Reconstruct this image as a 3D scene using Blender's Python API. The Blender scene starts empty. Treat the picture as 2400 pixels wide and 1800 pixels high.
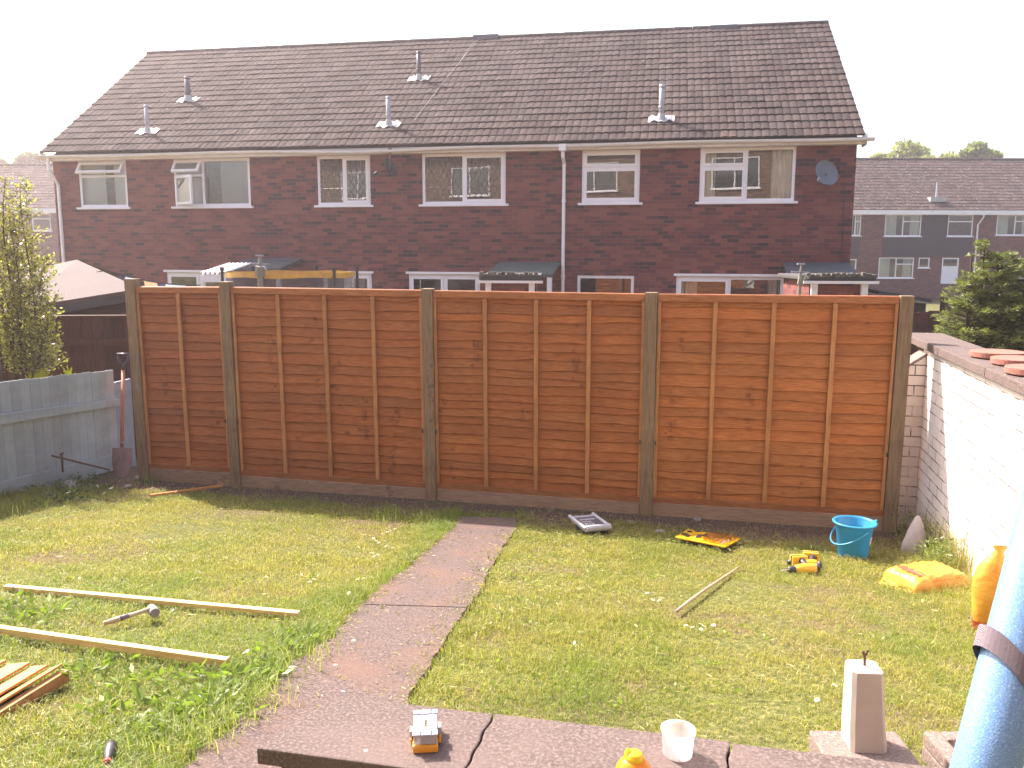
import bpy, math, random
import numpy as np
from mathutils import Vector, Matrix
random.seed(7)
rad = math.radians
SC = bpy.context.scene
COL = SC.collection

# ------------------------------------------------------------------ camera
FPX, PITCH, ROLL, CAMH = 2035.9, 0.1484, 0.0030, 2.181
FWD = np.array([0, math.cos(PITCH), -math.sin(PITCH)])
R0 = np.array([1.0, 0, 0]); U0 = np.cross(R0, FWD)
RGT = R0 * math.cos(ROLL) + U0 * math.sin(ROLL)
UPV = -R0 * math.sin(ROLL) + U0 * math.cos(ROLL)
CAM = np.array([0, 0, CAMH])
cd = bpy.data.cameras.new('camera'); cam = bpy.data.objects.new('camera', cd); COL.objects.link(cam)
cd.sensor_width = 36; cd.lens = 36 * FPX / 2400; cd.clip_start = 0.05; cd.clip_end = 2000
cam.matrix_world = Matrix(((RGT[0], UPV[0], -FWD[0], 0), (RGT[1], UPV[1], -FWD[1], 0), (RGT[2], UPV[2], -FWD[2], CAMH), (0, 0, 0, 1)))
SC.camera = cam

# ------------------------------------------------------------------ light
SUN_EL = 45.0; SUN_AZ = -43.8           # azimuth clockwise from +Y
az, el = rad(SUN_AZ), rad(SUN_EL)
SUNP = Vector((math.sin(az) * math.cos(el), math.cos(az) * math.cos(el), math.sin(el)))
w = bpy.data.worlds.new('World'); SC.world = w; w.use_nodes = True
nt = w.node_tree; bg = nt.nodes['Background']
sky = nt.nodes.new('ShaderNodeTexSky'); sky.sky_type = 'NISHITA'; sky.sun_disc = False
sky.sun_elevation = el; sky.sun_rotation = az; sky.air_density = 1.0; sky.dust_density = 5.0; sky.ozone_density = 0.0
nt.links.new(sky.outputs[0], bg.inputs[0]); bg.inputs[1].default_value = 0.15
sl = bpy.data.lights.new('sun', 'SUN'); sl.energy = 5.0; sl.angle = rad(0.6); sl.color = (1.0, 0.88, 0.8)
so = bpy.data.objects.new('sun', sl); COL.objects.link(so)
so.rotation_euler = SUNP.to_track_quat('Z', 'Y').to_euler(); so.location = (-8, 10, 20)
SC.view_settings.view_transform = 'Standard'; SC.view_settings.look = 'None'
SC.view_settings.exposure = 1.45; SC.view_settings.gamma = 1

# ------------------------------------------------------------------ projection helpers (design aid: photo point -> real plane)
def ray(x, y): return FWD * FPX + RGT * (x - 1200) + UPV * (900 - y)
FP = np.array([-0.7328, 7.5766]); FA = -0.2272
FD = np.array([math.cos(FA), math.sin(FA)]); FN = np.array([-math.sin(FA), math.cos(FA)])   # along fence, away from viewer
def cdist(x, y): return -((x - FP[0]) * FN[0] + (y - FP[1]) * FN[1])
def gz(x, y):
    c = cdist(x, y)
    z = np.where(c > 0.2, 0.125 * (np.minimum(c, 5.4) - 0.2), 0.0)
    z = np.where(c < -0.1, np.maximum(-0.36, 0.12 * (c + 0.1)), z)
    return z
def Z(x, y): return float(gz(x, y))
def G(px, py, up=0.0):
    v = ray(px, py); z = 0.3
    for _ in range(60):
        P = CAM + v * ((z - CAMH) / v[2]); z += 0.5 * (Z(P[0], P[1]) + up - z)
    return Vector((P[0], P[1], z))
def H(px, py, z):
    v = ray(px, py); return Vector(CAM + v * ((z - CAMH) / v[2]))
def V(px, py, P, ang):
    n = np.array([-math.sin(ang), math.cos(ang), 0]); v = ray(px, py)
    P = np.array([P[0], P[1], 0.0])
    return Vector(CAM + v * (((P - CAM) @ n) / (v @ n)))
def Y(px, py, y):
    v = ray(px, py); return Vector(CAM + v * (y / v[1]))

# ------------------------------------------------------------------ materials
def new_mat(name):
    m = bpy.data.materials.new(name); m.use_nodes = True
    nt = m.node_tree; b = nt.nodes['Principled BSDF']
    return m, nt, b
def N(nt, t, **k):
    n = nt.nodes.new(t)
    for a, v in k.items(): setattr(n, a, v)
    return n
def ramp(nt, fac, stops, interp='LINEAR'):
    r = N(nt, 'ShaderNodeValToRGB'); r.color_ramp.interpolation = interp
    e = r.color_ramp.elements
    while len(e) > 1: e.remove(e[-1])
    e[0].position = stops[0][0]; e[0].color = (*stops[0][1], 1)
    for p, c in stops[1:]:
        q = e.new(p); q.color = (*c, 1)
    nt.links.new(fac, r.inputs[0]); return r.outputs[0]
def coords(nt, scale=(1, 1, 1), src='Object'):
    tc = N(nt, 'ShaderNodeTexCoord'); mp = N(nt, 'ShaderNodeMapping')
    mp.inputs['Scale'].default_value = scale
    nt.links.new(tc.outputs[src], mp.inputs[0]); return mp.outputs[0]
def noise(nt, vec, scale, detail=4, rough=0.55):
    n = N(nt, 'ShaderNodeTexNoise'); n.inputs['Scale'].default_value = scale
    n.inputs['Detail'].default_value = detail; n.inputs['Roughness'].default_value = rough
    if vec: nt.links.new(vec, n.inputs['Vector'])
    return n.outputs['Fac']
def mix(nt, fac, a, b, mode='MIX'):
    m = N(nt, 'ShaderNodeMix', data_type='RGBA', blend_type=mode)
    for s, v in ((0, fac), (6, a), (7, b)):
        if isinstance(v, bpy.types.NodeSocket): nt.links.new(v, m.inputs[s])
        elif s == 0: m.inputs[0].default_value = v
        else: m.inputs[s].default_value = (*v, 1)
    return m.outputs[2]
def bump(nt, b, h, strength=0.4, dist=0.01):
    n = N(nt, 'ShaderNodeBump'); n.inputs['Strength'].default_value = strength; n.inputs['Distance'].default_value = dist
    nt.links.new(h, n.inputs['Height']); nt.links.new(n.outputs[0], b.inputs['Normal'])
def math_(nt, op, a, b=0.5, c=None):
    m = N(nt, 'ShaderNodeMath', operation=op)
    for i, v in enumerate((a, b, c)):
        if v is None: continue
        if isinstance(v, bpy.types.NodeSocket): nt.links.new(v, m.inputs[i])
        else: m.inputs[i].default_value = v
    return m.outputs[0]
def attr(nt, name='tint'):
    a = N(nt, 'ShaderNodeAttribute'); a.attribute_name = name; return a.outputs['Color'], a.outputs['Fac']

def simple(name, c1, c2=None, scale=8, rough=0.6, bmp=0.2, bd=0.005, stretch=(1, 1, 1), metal=0, spec=0.5, fine=None):
    m, nt, b = new_mat(name)
    c2 = c2 or tuple(x * 0.75 for x in c1)
    v = coords(nt, stretch); f = noise(nt, v, scale)
    col = ramp(nt, f, [(0.3, c2), (0.7, c1)])
    if fine:
        f2 = noise(nt, coords(nt), fine, 2)
        col = mix(nt, 0.5, col, ramp(nt, f2, [(0.35, tuple(x * 0.6 for x in c1)), (0.65, tuple(min(1, x * 1.3) for x in c1))]))
        bump(nt, b, f2, bmp, bd)
    else: bump(nt, b, f, bmp, bd)
    nt.links.new(col, b.inputs['Base Color'])
    b.inputs['Roughness'].default_value = rough; b.inputs['Metallic'].default_value = metal
    b.inputs['Specular IOR Level'].default_value = spec
    return m

def brick_mat(name, cols, mortar, bw=0.225, bh=0.075, ms=0.012, sxy=(1, 1)):
    """brick courses with per-brick colour, laid in the object's x(+y) / z"""
    m, nt, b = new_mat(name)
    tc = N(nt, 'ShaderNodeTexCoord'); sp = N(nt, 'ShaderNodeSeparateXYZ'); nt.links.new(tc.outputs['Object'], sp.inputs[0])
    cx = N(nt, 'ShaderNodeCombineXYZ')
    nt.links.new(math_(nt, 'ADD', sp.outputs[0], sp.outputs[1]), cx.inputs[0]); nt.links.new(sp.outputs[2], cx.inputs[1])
    def bt(c1, c2, mo):
        t = N(nt, 'ShaderNodeTexBrick'); t.inputs['Scale'].default_value = 1
        t.inputs['Brick Width'].default_value = bw; t.inputs['Row Height'].default_value = bh
        t.inputs['Mortar Size'].default_value = ms / 2; t.inputs['Mortar Smooth'].default_value = 0.2
        t.inputs['Color1'].default_value = (*c1, 1); t.inputs['Color2'].default_value = (*c2, 1); t.inputs['Mortar'].default_value = (*mo, 1)
        nt.links.new(cx.outputs[0], t.inputs['Vector']); return t
    t = bt((0, 0, 0), (1, 1, 1), (0.5, 0.5, 0.5))
    big = noise(nt, coords(nt), 1.1, 3)
    f = math_(nt, 'ADD', math_(nt, 'MULTIPLY', t.outputs[0], 0.75), math_(nt, 'MULTIPLY', big, 0.45))
    col = ramp(nt, f, cols)
    fine = noise(nt, coords(nt), 45, 3)
    col = mix(nt, 0.35, col, ramp(nt, fine, [(0.3, (0.25, 0.2, 0.2)), (0.7, (1, 1, 1))]), 'MULTIPLY')
    mm = mix(nt, noise(nt, coords(nt), 2.5, 3), mortar, tuple(x * 0.6 for x in mortar))
    col = mix(nt, t.outputs['Fac'], col, mm)
    nt.links.new(col, b.inputs['Base Color']); b.inputs['Roughness'].default_value = 0.9
    h = math_(nt, 'ADD', math_(nt, 'MULTIPLY', t.outputs['Fac'], -1.0), math_(nt, 'MULTIPLY', fine, 0.4))
    bump(nt, b, h, 0.5, 0.008)
    return m

# orange dipped softwood: per-board tint, grain along x, columns of knots
def wood_mat(name, light, dark, knot, grain=(1.5, 1, 14), knots=True, rough=0.65, usetint=True, gs=6):
    m, nt, b = new_mat(name)
    g = noise(nt, coords(nt, grain), gs, 6, 0.62)
    col = ramp(nt, g, [(0.32, dark), (0.62, light)])
    blot = noise(nt, coords(nt, (1, 1, 2.2)), 2.3, 3)
    col = mix(nt, 0.55, col, ramp(nt, blot, [(0.3, (0.62, 0.58, 0.55)), (0.7, (1, 1, 1))]), 'MULTIPLY')
    if knots:
        v = N(nt, 'ShaderNodeTexVoronoi'); v.inputs['Scale'].default_value = 3.2
        nt.links.new(coords(nt, (1.5, 1, 0.35)), v.inputs['Vector'])
        w2 = N(nt, 'ShaderNodeTexVoronoi'); w2.inputs['Scale'].default_value = 9
        nt.links.new(coords(nt, (1.2, 1, 1.5)), w2.inputs['Vector'])
        k = math_(nt, 'LESS_THAN', math_(nt, 'ADD', v.outputs['Distance'], math_(nt, 'MULTIPLY', w2.outputs['Distance'], 0.55)), 0.43)
        n3 = noise(nt, coords(nt, (1, 1, 1)), 26, 3)
        k = math_(nt, 'MULTIPLY', k, math_(nt, 'MULTIPLY', math_(nt, 'SUBTRACT', n3, 0.34), 2.2))
        k.node.use_clamp = True
        col = mix(nt, k, col, knot)
    if usetint:
        c, _ = attr(nt); col = mix(nt, 1.0, col, c, 'MULTIPLY')
    nt.links.new(col, b.inputs['Base Color']); b.inputs['Roughness'].default_value = rough
    b.inputs['Specular IOR Level'].default_value = 0.3
    bump(nt, b, g, 0.35, 0.004)
    return m

def leaf_mat(name, trans=0.45, gloss=0.35, usetint=True, base=(0.1, 0.15, 0.04), boost=1.0):
    m, nt, b = new_mat(name)
    if usetint: c, _ = attr(nt)
    else:
        rgb = N(nt, 'ShaderNodeRGB'); rgb.outputs[0].default_value = (*base, 1); c = rgb.outputs[0]
    nt.links.new(c, b.inputs['Base Color']); b.inputs['Roughness'].default_value = gloss
    tr = N(nt, 'ShaderNodeBsdfTranslucent')
    tcol = mix(nt, 1.0, c, (1.15 * boost, 1.3 * boost, 0.55 * boost), 'MULTIPLY'); nt.links.new(tcol, tr.inputs[0])
    ms = N(nt, 'ShaderNodeMixShader'); ms.inputs[0].default_value = trans
    nt.links.new(b.outputs[0], ms.inputs[1]); nt.links.new(tr.outputs[0], ms.inputs[2])
    nt.links.new(ms.outputs[0], nt.nodes['Material Output'].inputs[0])
    return m

def glass_mat(name, refl=0.35, tint=(0.85, 0.9, 0.9), rough=0.0):
    m, nt, b = new_mat(name); nt.nodes.remove(b)
    tr = N(nt, 'ShaderNodeBsdfTransparent'); tr.inputs[0].default_value = (*tint, 1)
    gl = N(nt, 'ShaderNodeBsdfGlossy'); gl.inputs['Roughness'].default_value = rough; gl.inputs[0].default_value = (0.9, 0.93, 0.95, 1)
    v = coords(nt); nn = noise(nt, v, 1.3, 1); bp = N(nt, 'ShaderNodeBump'); bp.inputs['Strength'].default_value = 0.05; bp.inputs['Distance'].default_value = 0.02
    nt.links.new(nn, bp.inputs['Height']); nt.links.new(bp.outputs[0], gl.inputs['Normal'])
    fr = N(nt, 'ShaderNodeFresnel'); fr.inputs[0].default_value = 1.5
    f = math_(nt, 'ADD', fr.outputs[0], refl)
    ms = N(nt, 'ShaderNodeMixShader'); nt.links.new(f, ms.inputs[0])
    nt.links.new(tr.outputs[0], ms.inputs[1]); nt.links.new(gl.outputs[0], ms.inputs[2])
    nt.links.new(ms.outputs[0], nt.nodes['Material Output'].inputs[0]); return m

def plastic(name, c, rough=0.4, trans=0.0, c2=None, sss=0.0):
    m, nt, b = new_mat(name)
    col = ramp(nt, noise(nt, coords(nt), 9, 3), [(0.35, c2 or tuple(x * 0.88 for x in c)), (0.65, c)])
    nt.links.new(col, b.inputs['Base Color']); b.inputs['Roughness'].default_value = rough
    if trans:
        tr = N(nt, 'ShaderNodeBsdfTranslucent'); nt.links.new(col, tr.inputs[0])
        ms = N(nt, 'ShaderNodeMixShader'); ms.inputs[0].default_value = trans
        nt.links.new(b.outputs[0], ms.inputs[1]); nt.links.new(tr.outputs[0], ms.inputs[2])
        nt.links.new(ms.outputs[0], nt.nodes['Material Output'].inputs[0])
    return m

# ------------------------------------------------------------------ objects
def setp(o, label=None, cat=None, group=None, kind=None):
    if label: o['label'] = label
    if cat: o['category'] = cat
    if group: o['group'] = group
    if kind: o['kind'] = kind
    return o
def thing(name, label, cat, loc=(0, 0, 0), rz=0.0, group=None):
    o = bpy.data.objects.new(name, None); COL.objects.link(o)
    o.location = loc; o.rotation_euler = (0, 0, rz); o.empty_display_size = 0.1
    return setp(o, label, cat, group)
def pmat(o):
    M = Matrix.Identity(4)
    while o is not None:
        M = Matrix.Translation(o.location) @ o.rotation_euler.to_matrix().to_4x4() @ M; o = o.parent
    return M
def copy_tree(o, parent=None):
    c = o.copy(); COL.objects.link(c); c.parent = parent
    for ch in list(o.children): copy_tree(ch, c)
    return c

class MB:
    def __init__(s): s.v = []; s.f = []; s.t = []; s.cur = (1, 1, 1)
    def tint(s, c): s.cur = c if isinstance(c, tuple) else (c, c, c); return s
    def add(s, vs, fs):
        k = len(s.v); s.v += [tuple(map(float, p)) for p in vs]
        s.f += [tuple(i + k for i in f) for f in fs]; s.t += [s.cur] * len(vs); return s
    def box(s, a, b, rz=0.0, c=None):
        x0, y0, z0 = a; x1, y1, z1 = b
        vs = [(x0, y0, z0), (x1, y0, z0), (x1, y1, z0), (x0, y1, z0), (x0, y0, z1), (x1, y0, z1), (x1, y1, z1), (x0, y1, z1)]
        if rz:
            c = c or ((x0 + x1) / 2, (y0 + y1) / 2); cs, sn = math.cos(rz), math.sin(rz)
            vs = [(c[0] + (x - c[0]) * cs - (y - c[1]) * sn, c[1] + (x - c[0]) * sn + (y - c[1]) * cs, z) for x, y, z in vs]
        return s.add(vs, [(0, 3, 2, 1), (4, 5, 6, 7), (0, 1, 5, 4), (1, 2, 6, 5), (2, 3, 7, 6), (3, 0, 4, 7)])
    def hexa(s, p):   # 8 points bottom ring then top ring
        return s.add(p, [(0, 3, 2, 1), (4, 5, 6, 7), (0, 1, 5, 4), (1, 2, 6, 5), (2, 3, 7, 6), (3, 0, 4, 7)])
    def beam(s, p, q, w, h, up=(0, 0, 1)):
        p = Vector(p); q = Vector(q); d = (q - p).normalized(); a = d.cross(Vector(up))
        if a.length < 1e-4: a = Vector((1, 0, 0))
        a.normalize(); b = a.cross(d)
        r = [-a * w / 2 - b * h / 2, a * w / 2 - b * h / 2, a * w / 2 + b * h / 2, -a * w / 2 + b * h / 2]
        return s.add([p + x for x in r] + [q + x for x in r], [(0, 1, 2, 3), (7, 6, 5, 4), (0, 4, 5, 1), (1, 5, 6, 2), (2, 6, 7, 3), (3, 7, 4, 0)])
    def tube(s, pts, r, n=10, cap=True):
        pts = [Vector(p) for p in pts]; rs = r if isinstance(r, (list, tuple)) else [r] * len(pts)
        rings = []; prev = None
        for i, p in enumerate(pts):
            d = (pts[min(i + 1, len(pts) - 1)] - pts[max(i - 1, 0)]).normalized()
            if prev is None:
                a = d.cross(Vector((0, 0, 1)))
                if a.length < 1e-3: a = d.cross(Vector((1, 0, 0)))
            else: a = prev - d * prev.dot(d)
            a.normalize(); prev = a; b = d.cross(a)
            rings.append([p + (a * math.cos(2 * math.pi * k / n) + b * math.sin(2 * math.pi * k / n)) * rs[i] for k in range(n)])
        vs = [x for rr in rings for x in rr]; fs = []
        for i in range(len(pts) - 1):
            for k in range(n):
                fs.append((i * n + k, i * n + (k + 1) % n, (i + 1) * n + (k + 1) % n, (i + 1) * n + k))
        if cap: fs += [tuple(range(n))[::-1], tuple((len(pts) - 1) * n + k for k in range(n))]
        return s.add(vs, fs)
    def lathe(s, prof, n=32, c=(0, 0, 0), sx=1, sy=1, closed=False):
        vs = []; fs = []
        for r, z in prof:
            for k in range(n): a = 2 * math.pi * k / n; vs.append((c[0] + r * sx * math.cos(a), c[1] + r * sy * math.sin(a), c[2] + z))
        for i in range(len(prof) - 1):
            for k in range(n): fs.append((i * n + k, i * n + (k + 1) % n, (i + 1) * n + (k + 1) % n, (i + 1) * n + k))
        if prof[0][0] > 1e-6 and closed: fs.append(tuple(range(n))[::-1])
        if prof[-1][0] > 1e-6 and closed: fs.append(tuple((len(prof) - 1) * n + k for k in range(n)))
        return s.add(vs, fs)
    def prism(s, poly, z0, z1):
        n = len(poly); vs = [(x, y, z0) for x, y in poly] + [(x, y, z1) for x, y in poly]
        return s.add(vs, [tuple(range(n))[::-1], tuple(range(n, 2 * n))] + [(i, (i + 1) % n, n + (i + 1) % n, n + i) for i in range(n)])
    def quad(s, a, b, c, d): return s.add([a, b, c, d], [(0, 1, 2, 3)])
    def xform(s, M, i0=0):
        for i in range(i0, len(s.v)): s.v[i] = tuple(M @ Vector(s.v[i]))
        return s
    def build(s, name, mat, parent=None, world=False, smooth=False, bev=0.0, tint=False, sub=0):
        vs = s.v
        if world and parent is not None:
            inv = pmat(parent).inverted(); vs = [tuple(inv @ Vector(p)) for p in vs]
        me = bpy.data.meshes.new(name); me.from_pydata(vs, [], s.f); me.update()
        me.materials.append(mat)
        if tint:
            a = me.color_attributes.new('tint', 'FLOAT_COLOR', 'POINT')
            a.data.foreach_set('color', np.array([(*c, 1) for c in s.t], dtype=np.float32).ravel())
        if smooth:
            me.polygons.foreach_set('use_smooth', [True] * len(me.polygons)); 
        o = bpy.data.objects.new(name, me); COL.objects.link(o)
        if parent is not None: o.parent = parent
        if bev > 0:
            m = o.modifiers.new('bevel', 'BEVEL'); m.width = bev; m.segments = 2; m.limit_method = 'ANGLE'; m.angle_limit = rad(40)
        if sub:
            m = o.modifiers.new('sub', 'SUBSURF'); m.levels = sub; m.render_levels = sub
        return o

def np_mesh(name, verts, quads, mat, tints=None, tris=False, smooth=False):
    """big meshes straight from numpy; quads (n,4) or (n,3)"""
    me = bpy.data.meshes.new(name); nv = len(verts); nf, k = quads.shape
    me.vertices.add(nv); me.vertices.foreach_set('co', np.ascontiguousarray(verts, dtype=np.float32).ravel())
    me.loops.add(nf * k); me.loops.foreach_set('vertex_index', np.ascontiguousarray(quads, dtype=np.int32).ravel())
    me.polygons.add(nf); me.polygons.foreach_set('loop_start', np.arange(0, nf * k, k, dtype=np.int32))
    me.update(calc_edges=True); me.materials.append(mat)
    if tints is not None:
        a = me.color_attributes.new('tint', 'FLOAT_COLOR', 'POINT')
        a.data.foreach_set('color', np.hstack([tints, np.ones((nv, 1))]).astype(np.float32).ravel())
    me.polygons.foreach_set('use_smooth', np.full(nf, bool(smooth)))
    o = bpy.data.objects.new(name, me); COL.objects.link(o); return o
RNG = np.random.default_rng(11)

def blades(name, xy, hgt, width, lean, col, mat, zf=gz, z0=-0.005):
    """curved grass blades: 5 verts, 1 quad + 1 tri (as two quads, tip doubled)"""
    n = len(xy); a = RNG.uniform(0, 2 * np.pi, n); la = RNG.uniform(0, 2 * np.pi, n)
    base = np.column_stack([xy, zf(xy[:, 0], xy[:, 1]) + z0])
    sd = np.column_stack([np.cos(a), np.sin(a), np.zeros(n)]) * (width / 2)[:, None]
    ld = np.column_stack([np.cos(la), np.sin(la), np.zeros(n)])
    up = np.array([0, 0, 1.0])
    mid = base + ld * (lean * hgt * 0.35)[:, None] + up * (hgt * 0.6)[:, None]
    tip = base + ld * (lean * hgt)[:, None] + up * (hgt * (1.0 - 0.35 * lean))[:, None]
    V_ = np.stack([base - sd, base + sd, mid + sd * 0.75, mid - sd * 0.75, tip + sd * 0.08, tip - sd * 0.08], 1).reshape(-1, 3)
    k = np.arange(n)[:, None] * 6
    Q = np.vstack([k + np.array([[0, 1, 2, 3]]), k + np.array([[3, 2, 4, 5]])])
    T = np.repeat(col, 6, axis=0)
    return np_mesh(name, V_, Q, mat, T)

def leaves(centres, size, col, spread=0.6, aspect=0.45, dirs=None, up_bias=0.3):
    """returns verts, quads, tints for diamond/leaf quads"""
    n = len(centres)
    d = RNG.normal(size=(n, 3)) if dirs is None else dirs + RNG.normal(size=(n, 3)) * spread
    d[:, 2] += up_bias; d /= np.linalg.norm(d, axis=1)[:, None]
    r = RNG.normal(size=(n, 3)); s = np.cross(d, r); s /= np.linalg.norm(s, axis=1)[:, None]
    L = size[:, None]; W = L * aspect
    A = centres; B = centres + d * L * 0.5 + s * W * 0.5; C_ = centres + d * L; D = centres + d * L * 0.5 - s * W * 0.5
    V_ = np.stack([A, B, C_, D], 1).reshape(-1, 3)
    return V_, np.arange(n)[:, None] * 4 + np.array([[0, 1, 2, 3]]), np.repeat(col, 4, axis=0)
# ------------------------------------------------------------------ shared materials
M = {}
M['brick'] = brick_mat('red_brick', [(0.25, (0.055, 0.022, 0.025)), (0.42, (0.155, 0.038, 0.038)), (0.62, (0.205, 0.05, 0.041)), (0.9, (0.27, 0.08, 0.058))], (0.2, 0.115, 0.108))
M['brick_far'] = brick_mat('far_brick', [(0.3, (0.09, 0.028, 0.024)), (0.8, (0.19, 0.052, 0.04))], (0.12, 0.07, 0.06))
M['brick_own'] = brick_mat('own_brick', [(0.3, (0.16, 0.1, 0.07)), (0.8, (0.3, 0.19, 0.12))], (0.3, 0.27, 0.22))
M['upvc'] = simple('white_upvc', (0.92, 0.87, 0.9), (0.86, 0.81, 0.84), 3, 0.35, 0.05)
M['fascia'] = simple('fascia_paint', (0.9, 0.84, 0.86), (0.78, 0.72, 0.74), 5, 0.5, 0.1, stretch=(1, 1, 4))
M['glass'] = glass_mat('window_glass', 0.12)
M['blind'] = simple('blind_fabric', (0.86, 0.84, 0.8), (0.78, 0.76, 0.73), 3, 0.9)
M['curtain'] = simple('curtain_fabric', (0.88, 0.84, 0.76), (0.78, 0.74, 0.66), 4, 0.9)
M['lead'] = simple('lead', (0.12, 0.12, 0.13), None, 8, 0.5)
M['dark'] = simple('dark_plastic', (0.03, 0.03, 0.035), None, 8, 0.5)
M['felt'] = simple('roofing_felt', (0.075, 0.07, 0.072), (0.05, 0.048, 0.05), 3, 0.95, 0.3, 0.01, fine=60)
M['pipe_l'] = simple('flue_pipe_grey', (0.42, 0.41, 0.44), (0.34, 0.33, 0.36), 6, 0.45)
M['pipe_d'] = simple('flue_pipe_dark', (0.1, 0.1, 0.115), None, 6, 0.55)
M['flash'] = simple('lead_flashing', (0.5, 0.47, 0.46), (0.32, 0.3, 0.3), 7, 0.5, 0.3)

def tile_mat(name, lo, hi, lichen, amt=0.5):
    m, nt, b = new_mat(name)
    c, _ = attr(nt)
    n1 = noise(nt, coords(nt), 1.2, 3); n2 = noise(nt, coords(nt), 40, 3)
    col = ramp(nt, math_(nt, 'ADD', math_(nt, 'MULTIPLY', n1, 0.5), math_(nt, 'MULTIPLY', n2, 0.5)), [(0.3, lo), (0.7, hi)])
    col = mix(nt, 1.0, col, c, 'MULTIPLY')
    n3 = noise(nt, coords(nt), 7, 5, 0.7)
    lm = ramp(nt, n3, [(0.62 - 0.08 * amt, (0, 0, 0)), (0.72 - 0.08 * amt, (1, 1, 1))])
    col = mix(nt, math_(nt, 'MULTIPLY', lm, 0.7), col, lichen)
    nt.links.new(col, b.inputs['Base Color']); b.inputs['Roughness'].default_value = 0.95; b.inputs['Specular IOR Level'].default_value = 0.08
    bump(nt, b, n2, 0.4, 0.006); return m
M['tiles'] = tile_mat('roof_tiles', (0.048, 0.036, 0.034), (0.082, 0.064, 0.061), (0.17, 0.145, 0.135), 0.35)
M['tiles_far'] = tile_mat('far_roof_tiles', (0.06, 0.043, 0.041), (0.1, 0.073, 0.068), (0.35, 0.3, 0.25), 0.8)

# ------------------------------------------------------------------ ground
def ground_mat():
    m, nt, b = new_mat('lawn_soil')
    v = coords(nt)
    n1 = noise(nt, v, 1.6, 5, 0.6); n2 = noise(nt, v, 38, 4, 0.7)
    green = ramp(nt, n2, [(0.3, (0.04, 0.05, 0.015)), (0.55, (0.12, 0.125, 0.04)), (0.75, (0.3, 0.26, 0.12))])
    soil = ramp(nt, n2, [(0.3, (0.055, 0.035, 0.028)), (0.7, (0.2, 0.13, 0.1))])
    f = ramp(nt, n1, [(0.5, (0, 0, 0)), (0.62, (0.7, 0.7, 0.7))])
    c, fac = attr(nt, 'soil')
    f2 = math_(nt, 'MAXIMUM', f, fac)
    nt.links.new(mix(nt, f2, green, soil), b.inputs['Base Color']); b.inputs['Roughness'].default_value = 1.0
    b.inputs['Specular IOR Level'].default_value = 0.1
    bump(nt, b, n2, 0.7, 0.015); return m
def path_poly_side(): pass
# path edges (photo points on the sloping lawn)
PL = [G(*p) for p in [(1069, 1236), (966, 1329), (873, 1400), (776, 1503), (694, 1562), (640, 1617), (565, 1700), (480, 1775), (380, 1860)]]
PR = [G(*p) for p in [(1212, 1240), (1161, 1318), (1128, 1383), (1058, 1486), (1020, 1541), (966, 1638), (960, 1720), (930, 1800), (900, 1880)]]
def in_path(x, y, pad=0.0):
    ys = np.array([p.y for p in PL])[::-1]; xl = np.array([p.x for p in PL])[::-1]
    yr = np.array([p.y for p in PR])[::-1]; xr = np.array([p.x for p in PR])[::-1]
    a = np.interp(y, ys, xl) - pad; b = np.interp(y, yr, xr) + pad
    return (x > a) & (x < b) & (y < max(ys.max(), yr.max()) + 0.05)
WN, WF = G(2301, 1347), None
WANG = math.atan2(0.97, 0.23)                       # white wall runs away from the viewer along this direction
WP = Vector((3.2, 6.5, 0)); WD = Vector((math.cos(WANG), math.sin(WANG), 0)); WNRM = Vector((-WD.y, WD.x, 0))  # normal points to garden (left)
def wall_x(y): return WP.x + (y - WP.y) * WD.x / WD.y
LFA, LFB = G(285, 1100), G(-60, 1180)               # foot of grey side fence
LDIR = Vector((LFB.x - LFA.x, LFB.y - LFA.y, 0)).normalized()
def fence_left_x(y): return LFA.x + (y - LFA.y) * LDIR.x / LDIR.y

xs = np.concatenate([[-400, -120, -40, -20], np.linspace(-9, 9, 91), [20, 40, 120, 400]])
ys = np.concatenate([[-60, -20, -8], np.linspace(-3, 14, 86), [20, 30, 60, 140, 500]])
gx, gy = np.meshgrid(xs, ys); zz = gz(gx, gy)
inside = (cdist(gx, gy) > 0.2) & (np.abs(gx) < 9)
zz = zz + np.where(inside, (np.sin(gx * 2.1 + gy) * np.cos(gy * 1.7 - gx)) * 0.008, 0)
vs = np.column_stack([gx.ravel(), gy.ravel(), zz.ravel()]); nx = len(xs)
qi = (np.arange(len(ys) - 1)[:, None] * nx + np.arange(nx - 1)[None, :]).ravel()
Q = np.column_stack([qi, qi + 1, qi + nx + 1, qi + nx])
gr = np_mesh('ground', vs, Q, ground_mat(), smooth=True); setp(gr, kind='structure')
cc = cdist(vs[:, 0], vs[:, 1]); nzv = np.sin(vs[:, 0] * 3.3) * 0.1 + np.sin(vs[:, 0] * 7.7 + 1) * 0.06
soil = np.clip((0.85 + nzv * 1.5 - cc) / 0.3, 0, 1) * (cc > -1.5)
p0 = G(870, 1225); soil = np.maximum(soil, 0.8 * np.clip(1 - np.hypot((vs[:, 0] - p0.x) / 0.7, (vs[:, 1] - p0.y) / 0.16), 0, 1) * 2)
p0 = G(590, 1205); soil = np.maximum(soil, 0.6 * np.clip(1 - np.hypot((vs[:, 0] - p0.x) / 0.7, (vs[:, 1] - p0.y) / 0.2), 0, 1) * 2)
soil = np.clip(soil, 0, 1)
a = gr.data.color_attributes.new('soil', 'FLOAT_COLOR', 'POINT')
a.data.foreach_set('color', np.column_stack([soil, soil, soil, np.ones_like(soil)]).astype(np.float32).ravel())

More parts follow.
